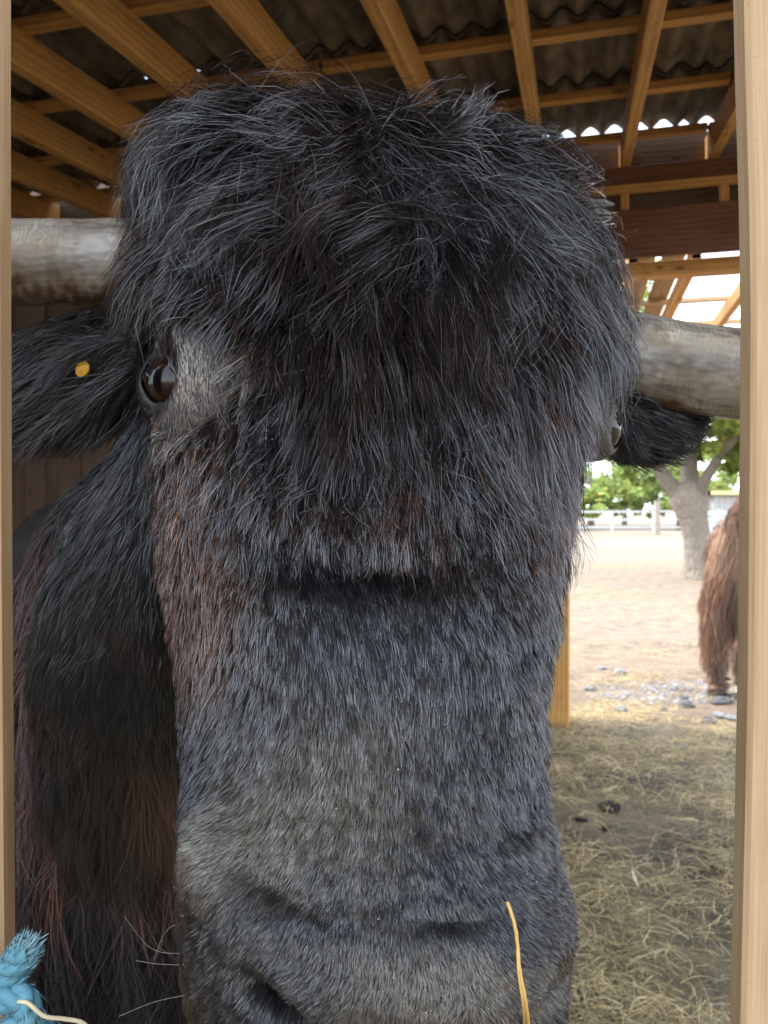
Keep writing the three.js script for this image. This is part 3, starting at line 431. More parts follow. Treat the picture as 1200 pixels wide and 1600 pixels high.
{
  const rope = thing('blue_rope', 'frayed light blue rope knotted round the foot of the left board', 'rope', at(20, 1540, 0.41));
  const o = rope.position, m = std(0.105, 0.26, 0.31, 0.85), rp = (x, y, d) => at(x - 16, y + 14, d).sub(o);
  const strandBundle = (pts, rad, twist, name, frayed) => {
    const c = new THREE.CatmullRomCurve3(pts), gs = [], L = c.getLength(), hair = [];
    const fr = c.computeFrenetFrames(60);
    for (let s = 0; s < 3; s++) { const q = []; for (let i = 0; i <= 60; i++) { const t = i / 60, a = s * 2.094 + t * L * twist, p = c.getPointAt(t); q.push(p.addScaledVector(fr.normals[i], Math.cos(a) * rad * 0.5).addScaledVector(fr.binormals[i], Math.sin(a) * rad * 0.5)); } gs.push(new THREE.TubeGeometry(new THREE.CatmullRomCurve3(q), 90, rad * 0.56, 9)); }
    for (const g of gs) { const p = g.attributes.position, n = g.attributes.normal; for (let i = 0; i < p.count; i++) { const h = 0.0006 * N3(p.getX(i) * 700, p.getY(i) * 250, p.getZ(i) * 700); p.setXYZ(i, p.getX(i) + n.getX(i) * h, p.getY(i) + n.getY(i) * h, p.getZ(i) + n.getZ(i) * h); } }
    part(name, mergeGeometries(gs), m, rope);
    const hr = new Hair(20000), pt = Array.from({ length: 5 }, () => V());
    for (let i = 0; i < 900; i++) { const t = R(), p = c.getPointAt(t), k = Math.min(60, Math.floor(t * 60)), a = R() * 6.28, dir = fr.normals[k].clone().multiplyScalar(Math.cos(a)).addScaledVector(fr.binormals[k], Math.sin(a)), tg = c.getTangentAt(t), l = rr(0.002, 0.006); for (let j = 0; j < 4; j++) { const f = j / 3; pt[j].copy(p).addScaledVector(dir, rad * 0.95 + l * 0.5 * f).addScaledVector(tg, l * f + 0.002 * f * N3(i, j, 2)); } hr.add(pt, 4, dir, 0.0004, [0.09, 0.28, 0.36], [0.22, 0.42, 0.46], rr(-1, 1)); }
    if (frayed) { const e = c.getPointAt(1), tg = c.getTangentAt(1); for (let i = 0; i < 420; i++) { const d = V(rr(-1, 1), rr(-1, 1), rr(-1, 1)).multiplyScalar(0.5).add(tg).normalize(), l = rr(0.002, 0.007), s = V(rr(-1, 1), rr(-1, 1), rr(-1, 1)).multiplyScalar(rad * 0.8); for (let j = 0; j < 4; j++) pt[j].copy(e).add(s).addScaledVector(tg, -0.004).addScaledVector(d, l * j / 3); hr.add(pt, 4, V(0, 0, 1), 0.0006, [0.11, 0.31, 0.38], [0.36, 0.5, 0.48], rr(-1, 1)); } }
    part('rope_fibres', hr.geo(), new THREE.MeshPhysicalMaterial({ vertexColors: true, roughness: 0.7 }), rope);
  };
  strandBundle([rp(-60, 1560, 0.41), rp(-20, 1535, 0.41), rp(20, 1512, 0.405), rp(42, 1490, 0.405), rp(58, 1468, 0.405)], 0.0074, 260, 'rope_end', true);
  strandBundle([rp(-70, 1590, 0.405), rp(-20, 1562, 0.405), rp(20, 1548, 0.40), rp(52, 1545, 0.40), rp(58, 1570, 0.40), rp(30, 1600, 0.40), rp(-10, 1640, 0.40)], 0.0066, 260, 'rope_loop');
  strandBundle([rp(-30, 1640, 0.405), rp(20, 1605, 0.40), rp(60, 1590, 0.405), rp(84, 1600, 0.41), rp(100, 1640, 0.42)], 0.006, 260, 'rope_loop');
  const tw = new THREE.CatmullRomCurve3([at(8, 1572, 0.398), at(40, 1566, 0.394), at(70, 1588, 0.395), at(100, 1592, 0.40), at(132, 1600, 0.405), at(150, 1640, 0.41)]);
  tag(part('straw_twine', new THREE.TubeGeometry(tw, 40, 0.0011, 7), std(0.60, 0.50, 0.30, 0.7)), 'thin pale straw twine caught in the blue rope', 'twine');
}
// ---------------------------------------------------------------- the black cow
const XL = curve([[120, 470], [170, 420], [220, 355], [280, 322], [340, 306], [420, 296], [500, 262], [580, 246], [660, 240], [760, 250], [860, 260], [960, 272], [1060, 282], [1160, 286], [1260, 288], [1340, 284], [1420, 276], [1500, 276], [1580, 290], [1660, 330], [1760, 420]]);
const XR = curve([[170, 660], [220, 720], [270, 785], [330, 845], [400, 888], [460, 905], [520, 900], [580, 890], [640, 882], [700, 872], [760, 858], [840, 832], [920, 820], [1000, 812], [1080, 802], [1160, 794], [1260, 798], [1340, 820], [1420, 852], [1500, 860], [1580, 848], [1660, 830], [1760, 740]]);
const hF = { x: curve([[150, 585], [400, 594], [700, 606], [1000, 622], [1300, 636], [1750, 646]]), d: curve([[150, 0.60], [250, 0.555], [360, 0.525], [460, 0.503], [560, 0.482], [660, 0.462], [760, 0.444], [860, 0.428], [960, 0.413], [1060, 0.400], [1160, 0.389], [1260, 0.376], [1340, 0.365], [1420, 0.357], [1500, 0.352], [1580, 0.352], [1660, 0.362], [1750, 0.39]]),
  s: curve([[150, 0.67], [260, 0.64], [360, 0.615], [460, 0.598], [560, 0.58], [660, 0.562], [760, 0.545], [860, 0.528], [960, 0.51], [1060, 0.492], [1160, 0.472], [1260, 0.455], [1340, 0.44], [1420, 0.43], [1500, 0.425], [1580, 0.425], [1660, 0.43], [1750, 0.445]]),
  a: curve([[150, 20], [300, 50], [900, 45], [1150, 20], [1350, -8], [1750, -15]]), b: curve([[150, 55], [300, 100], [900, 95], [1150, 65], [1350, 30], [1750, 15]]), n: curve([[150, 2.1], [400, 2.5], [700, 3.1], [1000, 3.3], [1200, 3.0], [1400, 2.6], [1750, 2.2]]) };
const HY0 = 150, HY1 = 1750, hyOf = (v) => HY0 + (HY1 - HY0) * v;
const headRing = (v) => {                                // one cross-section of the head: angle -> point
  const hy = hyOf(v), Fp = at(hF.x(hy), hy, hF.d(hy)), yl = hy + hF.a(hy), yr = hy + hF.b(hy), ds = hF.s(hy);
  const Lp = at(XL(yl), yl, ds), Rp = at(XR(yr), yr, ds + 0.008), C = Lp.clone().add(Rp).multiplyScalar(0.5), Bp = C.clone().add(V(0, -0.05, -0.12)); for (const q of [Fp, Lp, Rp, Bp]) q.sub(C);
  const e = 2 / hF.n(hy), m = v < 0.05 ? Math.sqrt(Math.max(0, 1 - (1 - v / 0.05) ** 2)) : v > 0.93 ? Math.sqrt(Math.max(0, 1 - ((v - 0.93) / 0.07) ** 2)) : 1;
  return (th) => { const co = Math.cos(th), si = Math.sin(th); return C.clone().addScaledVector(co > 0 ? Rp : Lp, Math.abs(co) ** e * m).addScaledVector(si > 0 ? Fp : Bp, Math.abs(si) ** e * m); };
};
let ringAt = -1, ringF, ringT;
const head = new Loft((v, u) => {                         // u goes evenly by length round the front half, then round the back half
  if (v !== ringAt) { ringAt = v; ringF = headRing(v); ringT = [0, 1].map((h) => { const L = [0], K = 260; let p = ringF(h * Math.PI); for (let i = 1; i <= K; i++) { const q = ringF((h + i / K) * Math.PI); L.push(L[i - 1] + q.distanceTo(p)); p = q; } return L; }); }
  const h = u < 0.5 ? 0 : 1, L = ringT[h], K = L.length - 1, goal = (u - h * 0.5) * 2 * L[K]; let i = 0; while (i < K - 1 && L[i + 1] < goal) i++;
  const f = L[i + 1] > L[i] ? clamp((goal - L[i]) / (L[i + 1] - L[i])) : (u - h * 0.5) * 2 * K - i; return ringF((h + clamp((i + f) / K)) * Math.PI);
}, 260, 220);
const screen = (p) => [600 + p.x / -p.z * FOCAL, 800 - (p.y - EYE) / -p.z * FOCAL];
const onHead = (px, py) => { let best = 1e9, o = null; const p = V(), n = V(); for (let k = 0; k < head.P.length; k += 3) { p.fromArray(head.P, k); n.fromArray(head.N, k); if (n.dot(V(p.x, p.y - EYE, p.z)) > 0) continue; const [x, y] = screen(p), d = (x - px) ** 2 + (y - py) ** 2; if (d < best) { best = d; o = p.clone(); } } return o; };
// relief of the skull and muzzle: [pixel where it sits, half sizes in m, turn, height in m]
const relief = [[345, 1345, 0.022, 0.026, 0.2, 0.014], [425, 1385, 0.014, 0.010, -0.5, -0.006], [450, 1408, 0.022, 0.005, -0.3, -0.002], [560, 1412, 0.035, 0.005, 0.05, -0.0012], [710, 1442, 0.022, 0.004, -0.05, -0.0035], [690, 1545, 0.05, 0.028, 0, 0.007], [415, 1568, 0.011, 0.007, -0.8, -0.020], [465, 1610, 0.014, 0.007, -0.65, -0.022], [335, 1500, 0.014, 0.05, 0.1, 0.004], [272, 1460, 0.006, 0.045, 0.1, -0.004], [868, 1560, 0.014, 0.010, 0.9, -0.010], [810, 1290, 0.018, 0.010, 0, -0.004], [560, 900, 0.05, 0.010, 0.0, -0.004], [292, 530, 0.02, 0.02, 0.3, 0.010], [620, 1050, 0.05, 0.09, 0, 0.005], [330, 950, 0.02, 0.08, 0, -0.006], [840, 900, 0.02, 0.09, 0, -0.006]].map(([x, y, a, b, t, h]) => ({ c: onHead(x, y), a, b, cs: Math.cos(t), sn: Math.sin(t), h }));
head.displace((p) => { let s = 0; for (const r of relief) { const x = p.x - r.c.x, y = p.y - r.c.y, z = p.z - r.c.z; if (Math.abs(z) > 0.08) continue; const X = (x * r.cs + y * r.sn) / r.a, Y = (y * r.cs - x * r.sn) / r.b, e = X * X + Y * Y + (z / 0.06) ** 2; if (e < 9) s += r.h * Math.exp(-e); } return s; });

// eye sockets: the skin is drawn up round each eyeball and opened in front of it
const eyeL = at(274, 600, 0.553), eyeR = at(925, 668, 0.576), dirL = V(-0.46, 0.08, 0.88).normalize(), dirR = V(0.93, 0.02, 0.36).normalize(), ER = 0.0215;
{
  const p = V(), d = V();
  for (let k = 0; k < head.P.length; k += 3) { p.fromArray(head.P, k); for (const [c, dir] of [[eyeL, dirL], [eyeR, dirR]]) { d.subVectors(p, c); const l = d.length(); if (l > 0.055) continue; const a = Math.acos(clamp(d.dot(dir) / l, -1, 1)); let t = l; if (a < 0.85) t = Math.min(l, ER * 0.8); else t = Math.max(l, ER * lerp(1.16, 1.9, ss(0.9, 2.2, a)) * ss(0.055, 0.02, l) + l * ss(0.02, 0.055, l)); d.multiplyScalar(t / l); p.copy(c).add(d).toArray(head.P, k); } }
  head.normals();
}
const cow = thing('black_cow', 'shaggy black horned cow looking straight out between two upright boards', 'cow', V(0, 0, 0));
const skin = std(0.016, 0.0145, 0.014, 0.8);

// jaw and cheek, neck, trunk, ears
const jaw = limb([[at(268, 600, 0.645), 0.022, 0.03], [at(256, 720, 0.655), 0.034, 0.055], [at(222, 840, 0.662), 0.052, 0.07], [at(190, 950, 0.67), 0.061, 0.075], [at(174, 1050, 0.69), 0.063, 0.07], [at(182, 1150, 0.74), 0.06, 0.062], [at(196, 1270, 0.82), 0.06, 0.055], [at(205, 1380, 0.92), 0.05, 0.045]], V(0, 0, 1), 80, 44, 2.2, [0.08, 0.15]);
const neck = limb([[V(-0.02, 1.44, -0.66), 0.12, 0.13], [V(-0.06, 1.34, -0.85), 0.13, 0.2], [V(-0.11, 1.2, -1.1), 0.16, 0.29], [V(-0.2, 1.05, -1.45), 0.24, 0.38], [V(-0.42, 0.98, -1.9), 0.3, 0.43], [V(-0.72, 0.97, -2.4), 0.34, 0.44], [V(-1.1, 0.99, -2.95), 0.34, 0.42], [V(-1.3, 1.0, -3.3), 0.24, 0.32]], V(0, 1, 0), 80, 60, 2.1, [0.05, 0.05]);
const chest = limb([[V(-0.22, 1.42, -0.98), 0.07, 0.06], [V(-0.29, 1.27, -0.98), 0.135, 0.10], [V(-0.29, 1.08, -0.96), 0.165, 0.14], [V(-0.29, 0.9, -0.98), 0.18, 0.16], [V(-0.32, 0.7, -1.06), 0.18, 0.16], [V(-0.36, 0.55, -1.15), 0.12, 0.1]], V(0, 0, 1), 60, 50, 2, [0.1, 0.1]);
const legs = [[-0.36, -1.25], [-0.72, -1.2], [-1.1, -2.95], [-1.45, -2.8]].map(([x, z]) => limb([[V(x, 0.95, z), 0.13, 0.15], [V(x, 0.6, z), 0.09, 0.1], [V(x, 0.42, z - 0.02), 0.065, 0.07], [V(x, 0.2, z), 0.048, 0.05], [V(x, 0.07, z), 0.055, 0.06], [V(x, 0.0, z + 0.02), 0.065, 0.07]], V(0, 0, 1), 30, 16, 2, [0.05, 0.02]));
const earL = limb([[at(245, 545, 0.62), 0.022, 0.022], [at(190, 560, 0.635), 0.034, 0.022], [at(120, 575, 0.65), 0.040, 0.018], [at(50, 590, 0.66), 0.034, 0.013], [at(-20, 605, 0.665), 0.018, 0.008], [at(-60, 612, 0.665), 0.006, 0.004]], V(0.25, 0.25, 1), 50, 40, 2, [0.04, 0.06]);
const earR = limb([[at(915, 622, 0.64), 0.02, 0.025], [at(963, 636, 0.65), 0.033, 0.024], [at(1016, 643, 0.655), 0.035, 0.02], [at(1062, 644, 0.66), 0.027, 0.014], [at(1084, 643, 0.66), 0.012, 0.008]], V(-0.1, 0.25, 1), 40, 40, 2, [0.04, 0.1]);
part('body', mergeGeometries([head, jaw, neck, chest, earL, earR, ...legs].map((l) => l.geo())), skin, cow);

// horns
{
  const tex = (s, light) => dataTex(1024, 512, (u, v) => {       // u along the horn, v round it
    const low = light ? v : (v + 0.5) % 1, st = N3(u * 5, v * 14, s) * 0.4 + N3(u * 30, v * 60, s + 2) * 0.3, ridge = (x, y, k) => clamp(1 - Math.abs(N3(x, y, k)) * 5), sc = ridge(u * 150 + 4 * N3(u * 14, v * 8, s), v * 9 + N3(u * 50, v * 20, s + 1), s + 5) * ss(0.0, 0.4, N3(u * 9, v * 6, s + 7)) + 0.7 * ridge(u * 210 + 4 * N3(u * 12, v * 6, s + 3), v * 24, s + 6) * ss(-0.1, 0.4, N3(u * 7, v * 9, s + 8)), grime = clamp(ss(-0.15, 0.5, N3(u * 7, v * 7, s + 11) + 0.4 * N3(u * 40, v * 30, s + 12)) * 0.5 + ss(0.14, 0.04, Math.abs(low - 0.46 + 0.05 * N3(u * 12, v * 4, s + 20) + 0.03 * N3(u * 60, v * 9, s + 21))) * (0.7 + 0.8 * N3(u * 50, v * 20, s + 22))), dk = ss(0.1, 0.42, N3(u * 4, v * 11, s + 15) + 0.5 * N3(u * 22, v * 50, s + 16));
    let c = mixc([0.54, 0.465, 0.345], [0.31, 0.295, 0.27], clamp(0.5 + st * 1.5)); c = mixc(c, [0.66, 0.57, 0.42], clamp(sc * 1.1)); c = mixc(c, [0.16, 0.095, 0.04], clamp(grime)); c = mixc(c, [0.03, 0.03, 0.03], dk * 0.4); return c;
  }, true);
  const bmp = dataTex(512, 512, (u, v) => { const h = clamp(0.5 + 0.5 * N3(u * 6, v * 50, 1) + 0.35 * N3(u * 40, v * 16, 2) + 0.3 * N3(u * 60, v * 60, 3)); return [h, h, h]; });
  const make = (knots, light, s) => {
    const l = limb(knots, V(0, 0, 1), 90, 40, 2, [0.001, 0.03]); l.displace((p) => 0.0004 * N3(p.x * 60, p.y * 25, p.z * 25) + 0.0018 * N3(p.x * 10, p.y * 10, p.z * 10)); const g = l.geo(), uv = g.attributes.uv; for (let i = 0; i < uv.count; i++) uv.setXY(i, uv.getY(i), uv.getX(i));
    part('horn', g, new THREE.MeshPhysicalMaterial({ map: tex(s, light), bumpMap: bmp, bumpScale: 0.0005, roughness: 0.27, ior: 1.55 }), cow);
  };
  make([[at(330, 420, 0.655), 0.036, 0.036], [at(205, 411, 0.615), 0.0335, 0.034], [at(110, 411, 0.60), 0.0318, 0.032], [at(20, 412, 0.592), 0.0315, 0.031], [at(-90, 404, 0.58), 0.0295, 0.029], [at(-200, 360, 0.56), 0.025, 0.025], [at(-280, 270, 0.54), 0.018, 0.018], [at(-300, 170, 0.53), 0.008, 0.008]], true, 3);
  make([[at(850, 545, 0.67), 0.037, 0.037], [at(970, 558, 0.645), 0.0365, 0.0365], [at(1060, 574, 0.635), 0.036, 0.036], [at(1160, 585, 0.625), 0.036, 0.036], [at(1280, 585, 0.62), 0.034, 0.034], [at(1400, 540, 0.6), 0.028, 0.028], [at(1480, 450, 0.58), 0.02, 0.02], [at(1500, 350, 0.57), 0.008, 0.008]], false, 23);
}
// eyes with lids
function eye(c, dir, along, r, open) {
  const q = new THREE.Quaternion().setFromUnitVectors(V(0, 0, 1), dir), lx = along.clone().addScaledVector(dir, -along.dot(dir)).normalize(), ly = dir.clone().cross(lx);
  const g = new THREE.SphereGeometry(r, 40, 28); const col = new Float32Array(g.attributes.position.count * 3), p = V();
  for (let i = 0; i < g.attributes.position.count; i++) { p.fromBufferAttribute(g.attributes.position, i).normalize(); const a = p.x * lx.x + p.y * lx.y + p.z * lx.z, b = p.dot(ly), d = p.dot(dir), e = Math.hypot(a * 0.8, b * 1.25), c2 = d < 0 ? [0.1, 0.07, 0.05] : e < 0.40 ? [0.003, 0.003, 0.004] : e < 0.85 ? mixc([0.022, 0.0085, 0.005], [0.012, 0.005, 0.003], ss(0.4, 0.8, e)) : [0.02, 0.011, 0.008]; col.set(c2, i * 3); }
  g.setAttribute('color', new THREE.BufferAttribute(col, 3));
  const e = part('eye', g, new THREE.MeshPhysicalMaterial({ vertexColors: true, roughness: 0.1, ior: 1.42 }), cow); e.position.copy(c);
  const NV = 16, NU = 60, lid = new Loft((v, u) => {
    const a = u * 2 * Math.PI, ca = Math.cos(a), sa = Math.sin(a), op = open(ca, sa), th = v < 0.2 ? op + 0.04 * Math.cos(v / 0.2 * Math.PI) - 0.04 : lerp(op, 2.1, (v - 0.2) / 0.8), rad = r * (v < 0.2 ? 1.0 + 0.10 * (v / 0.2) : 1.10 + 0.07 * Math.sin((v - 0.2) / 0.8 * 3.14) + 0.025 * Math.sin((th - op) * 17) * Math.exp(-(th - op) * 3));
    return V(0, 0, 0).addScaledVector(dir, Math.cos(th) * rad).addScaledVector(lx, Math.sin(th) * ca * rad).addScaledVector(ly, Math.sin(th) * sa * rad);
  }, NV * 2, NU); lid.sign = 1;
  const lg = lid.geo(); for (let i = 0, P = lg.attributes.position, Nn = lg.attributes.normal; i < P.count; i++) { p.fromBufferAttribute(P, i); const n = V().fromBufferAttribute(Nn, i); if (n.dot(p) < 0) Nn.setXYZ(i, -n.x, -n.y, -n.z); }
  part('eyelid', lg, std(0.10, 0.088, 0.076, 0.55, { bumpMap: dataTex(128, 128, (u, v) => { const h = clamp(0.5 + 0.8 * N3(u * 30, v * 18, 2)); return [h, h, h]; }), bumpScale: 0.0008 }), e);
  return e;
}
eye(eyeL, dirL, V(0.45, -0.8, 0.3), ER, (c, s) => 0.66 + 0.32 * Math.abs(c));
eye(eyeR, dirR, V(-0.3, -0.6, 0.75), ER, (c, s) => 0.66 + 0.30 * Math.abs(c));

// ---- coat
const BLACK = [0.0060, 0.0056, 0.0066], BROWN = [0.095, 0.040, 0.017], TAN = [0.125, 0.104, 0.077], SOFT = [0.016, 0.015, 0.016];
const gs = (x, c, w) => Math.exp(-(((x - c) / w) ** 2));
function faceColour(hy, q, p) {
  const n = N3(p.x * 30, p.y * 30, p.z * 30), n2 = N3(p.x * 9, p.y * 9, p.z * 9 + 4);
  const br = clamp(gs(q, -0.84, 0.26) * gs(hy, 900, 210) * 1.3 + gs(q, 0.0, 0.45) * gs(hy, 800, 90) * 0.3 + gs(q, 0.85, 0.3) * gs(hy, 720, 260) * 0.55 + gs(hy, 500, 200) * 0.05 + (n * 0.35 + n2 * 0.25) * lerp(0.4, 1, ss(0.5, 0.8, Math.abs(q))));
  const tn = clamp(gs(q, -0.3, 0.35) * gs(hy, 1270, 130) * 1.0 + gs(q, -0.7, 0.22) * gs(hy, 1330, 65) * 1.1 + gs(q, 0.25, 0.5) * ss(1450, 1510, hy) * 1.1 + gs(q, 0.1, 0.7) * gs(hy, 1130, 160) * 0.22 + n * 0.25 + 0.5 * N3(p.x * 130, p.y * 130, p.z * 130) * ss(1180, 1300, hy)) * ss(950, 1150, hy);
  const eyeG = Math.max(clamp(1.25 * gs(p.distanceTo(patchL), 0, 0.034)), gs(p.distanceTo(eyeR), 0.025, 0.02) * 0.4) * (0.8 + 0.5 * n);
  let c = mixc(mixc(BLACK, [0.030, 0.0295, 0.032], ss(900, 1000, hy) * gs(q, 0.05, 0.5)), BROWN, br * (1 - ss(1050, 1250, hy))); c = mixc(c, TAN, clamp(tn)); c = mixc(c, [0.30, 0.255, 0.205], clamp(eyeG)); return c;  // nose front paler than the sides: coat sheen put into the hair colour
}
const browL = eyeL.clone().add(V(0.010, 0.042, 0.0)), patchL = onHead(292, 580);
const near = (p, c, r) => p.distanceToSquared(c) < r * r;
const AL = 0.66, AR = 1.0;
const density = (hy) => clamp(0.55 + 0.45 * ss(1000, 1250, hy));
{
  const short = new Hair(9e5);
  grow(short, head, 175000, { along: AL, around: AR, u: [-0.07, 0.60], rule: (v, u, p, n, h) => {
    const hy = hyOf(v), th = u * 2 * Math.PI, q = Math.cos(th);
    if (n.z < -0.45) return false;
    if (near(p, eyeL, 0.0275) || near(p, eyeR, 0.0265)) return false;
    const byEye = ss(0.06, 0.036, Math.min(p.distanceTo(eyeL), p.distanceTo(patchL)));
    if (R() > density(hy) * (hy < 720 ? lerp(0.38, 1, byEye) : 1)) return false;
    const side = ss(0.5, 0.85, Math.abs(q)), muz = ss(1180, 1400, hy), nearEye = byEye;
    h.len = lerp(lerp(lerp(0.022, 0.0125, ss(820, 960, hy)), 0.018, side * ss(1150, 950, hy)), 0.0055, muz); if (hy > 1150 && q < -0.9) h.len = 0.016; h.len = lerp(h.len, 0.005, nearEye);
    h.segs = hy > 1000 ? 2 : 3; h.lift = lerp(lerp(0.0055, 0.0028, ss(850, 1000, hy)), 0.0018, muz); h.w = lerp(lerp(0.00044, 0.00036, ss(850, 1000, hy)), 0.00027, muz);
    const fan = lerp(0.12, 0.42, ss(700, 1150, hy)) + 0.75 * muz;
    h.fv = 1 - 0.45 * muz * Math.abs(q); h.fu = -q * fan + 0.35 * N3(p.x * 14, p.y * 14, p.z * 14 + 2);
    { const z = ss(1430, 1540, hy); h.fv = lerp(h.fv, 0.5 + 0.5 * N3(p.x * 25, p.y * 25, 7), z); h.fu += z * 0.8 * N3(p.x * 25 + 9, p.y * 25, 3); }
    h.fu *= 1 - nearEye; h.lift *= 1 - 0.5 * nearEye; h.cell = 0.0065; h.gather = lerp(0.28, 0.1, ss(850, 1150, hy)) * (1 - nearEye); h.clump = 0.2 * (1 - nearEye); h.wob = lerp(0.0022, 0.0008, ss(850, 1150, hy)); h.mess = 0.6 - 0.4 * nearEye; h.curl = 0.2 * (1 - nearEye); if (nearEye > 0.5) { h.lift = 0.0011; h.fu = -0.25; h.fv = 1; h.wob = 0.0006; }
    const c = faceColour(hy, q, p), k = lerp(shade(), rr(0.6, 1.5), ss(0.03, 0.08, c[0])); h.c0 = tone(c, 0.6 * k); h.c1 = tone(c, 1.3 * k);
  } });
  grow(short, head, 70000, { along: AL, around: AR, u: [-0.05, 0.55], v: [0.6, 0.99], rule: (v, u, p, n, h) => {   // fine dense down of the muzzle
    const hy = hyOf(v), q = Math.cos(u * 2 * Math.PI), muz = ss(1150, 1380, hy); if (n.z < -0.45 || R() > 0.25 + 0.75 * muz) return false;
    h.len = 0.0058; h.segs = 2; h.lift = 0.0016; h.w = 0.00026; h.fv = 1 - 0.45 * muz * Math.abs(q); h.fu = -q * (0.4 + 0.75 * muz) + 0.35 * N3(p.x * 14, p.y * 14, p.z * 14 + 2); h.mess = 0.5; { const z = ss(1430, 1540, hy); h.fv = lerp(h.fv, 0.5 + 0.5 * N3(p.x * 25, p.y * 25, 7), z); h.fu += z * 0.8 * N3(p.x * 25 + 9, p.y * 25, 3); }
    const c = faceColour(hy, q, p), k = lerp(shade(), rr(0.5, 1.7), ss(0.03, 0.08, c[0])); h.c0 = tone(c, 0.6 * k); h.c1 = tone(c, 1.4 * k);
  } });
  grow(short, head, 9000, { along: AL, around: AR, u: [0.34, 0.54], v: [0.14, 0.42], rule: (v, u, p, n, h) => {   // short smooth hair round the left eye
    if (near(p, eyeL, 0.026)) return false; const d = Math.min(p.distanceTo(eyeL), p.distanceTo(patchL)); if (d > 0.05) return false;
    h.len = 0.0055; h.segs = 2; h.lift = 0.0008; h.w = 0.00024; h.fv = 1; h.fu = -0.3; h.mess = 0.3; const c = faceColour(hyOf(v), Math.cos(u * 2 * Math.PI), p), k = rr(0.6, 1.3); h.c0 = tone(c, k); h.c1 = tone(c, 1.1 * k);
  } });
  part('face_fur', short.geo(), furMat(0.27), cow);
  const fl = [], p = V(), n = V(); for (let i = 0; i < 90; i++) { const v = rr(0.1, 0.92), u = rr(0.03, 0.47); head.pos(v, u, p); head.nor(v, u, n); p.addScaledVector(n, hyOf(v) < 830 ? rr(0.008, 0.018) : 0.0035); const g = new THREE.TetrahedronGeometry(rr(0.0002, 0.00045) * (R() < 0.1 ? 1.8 : 1)); g.scale(1, rr(0.6, 2), 1); g.rotateZ(R() * 6); g.translate(p.x, p.y, p.z); fl.push(g); }
  part('dust_flecks', mergeGeometries(fl), std(0.5, 0.46, 0.38, 0.8), cow).userData.kind = 'stuff';
}
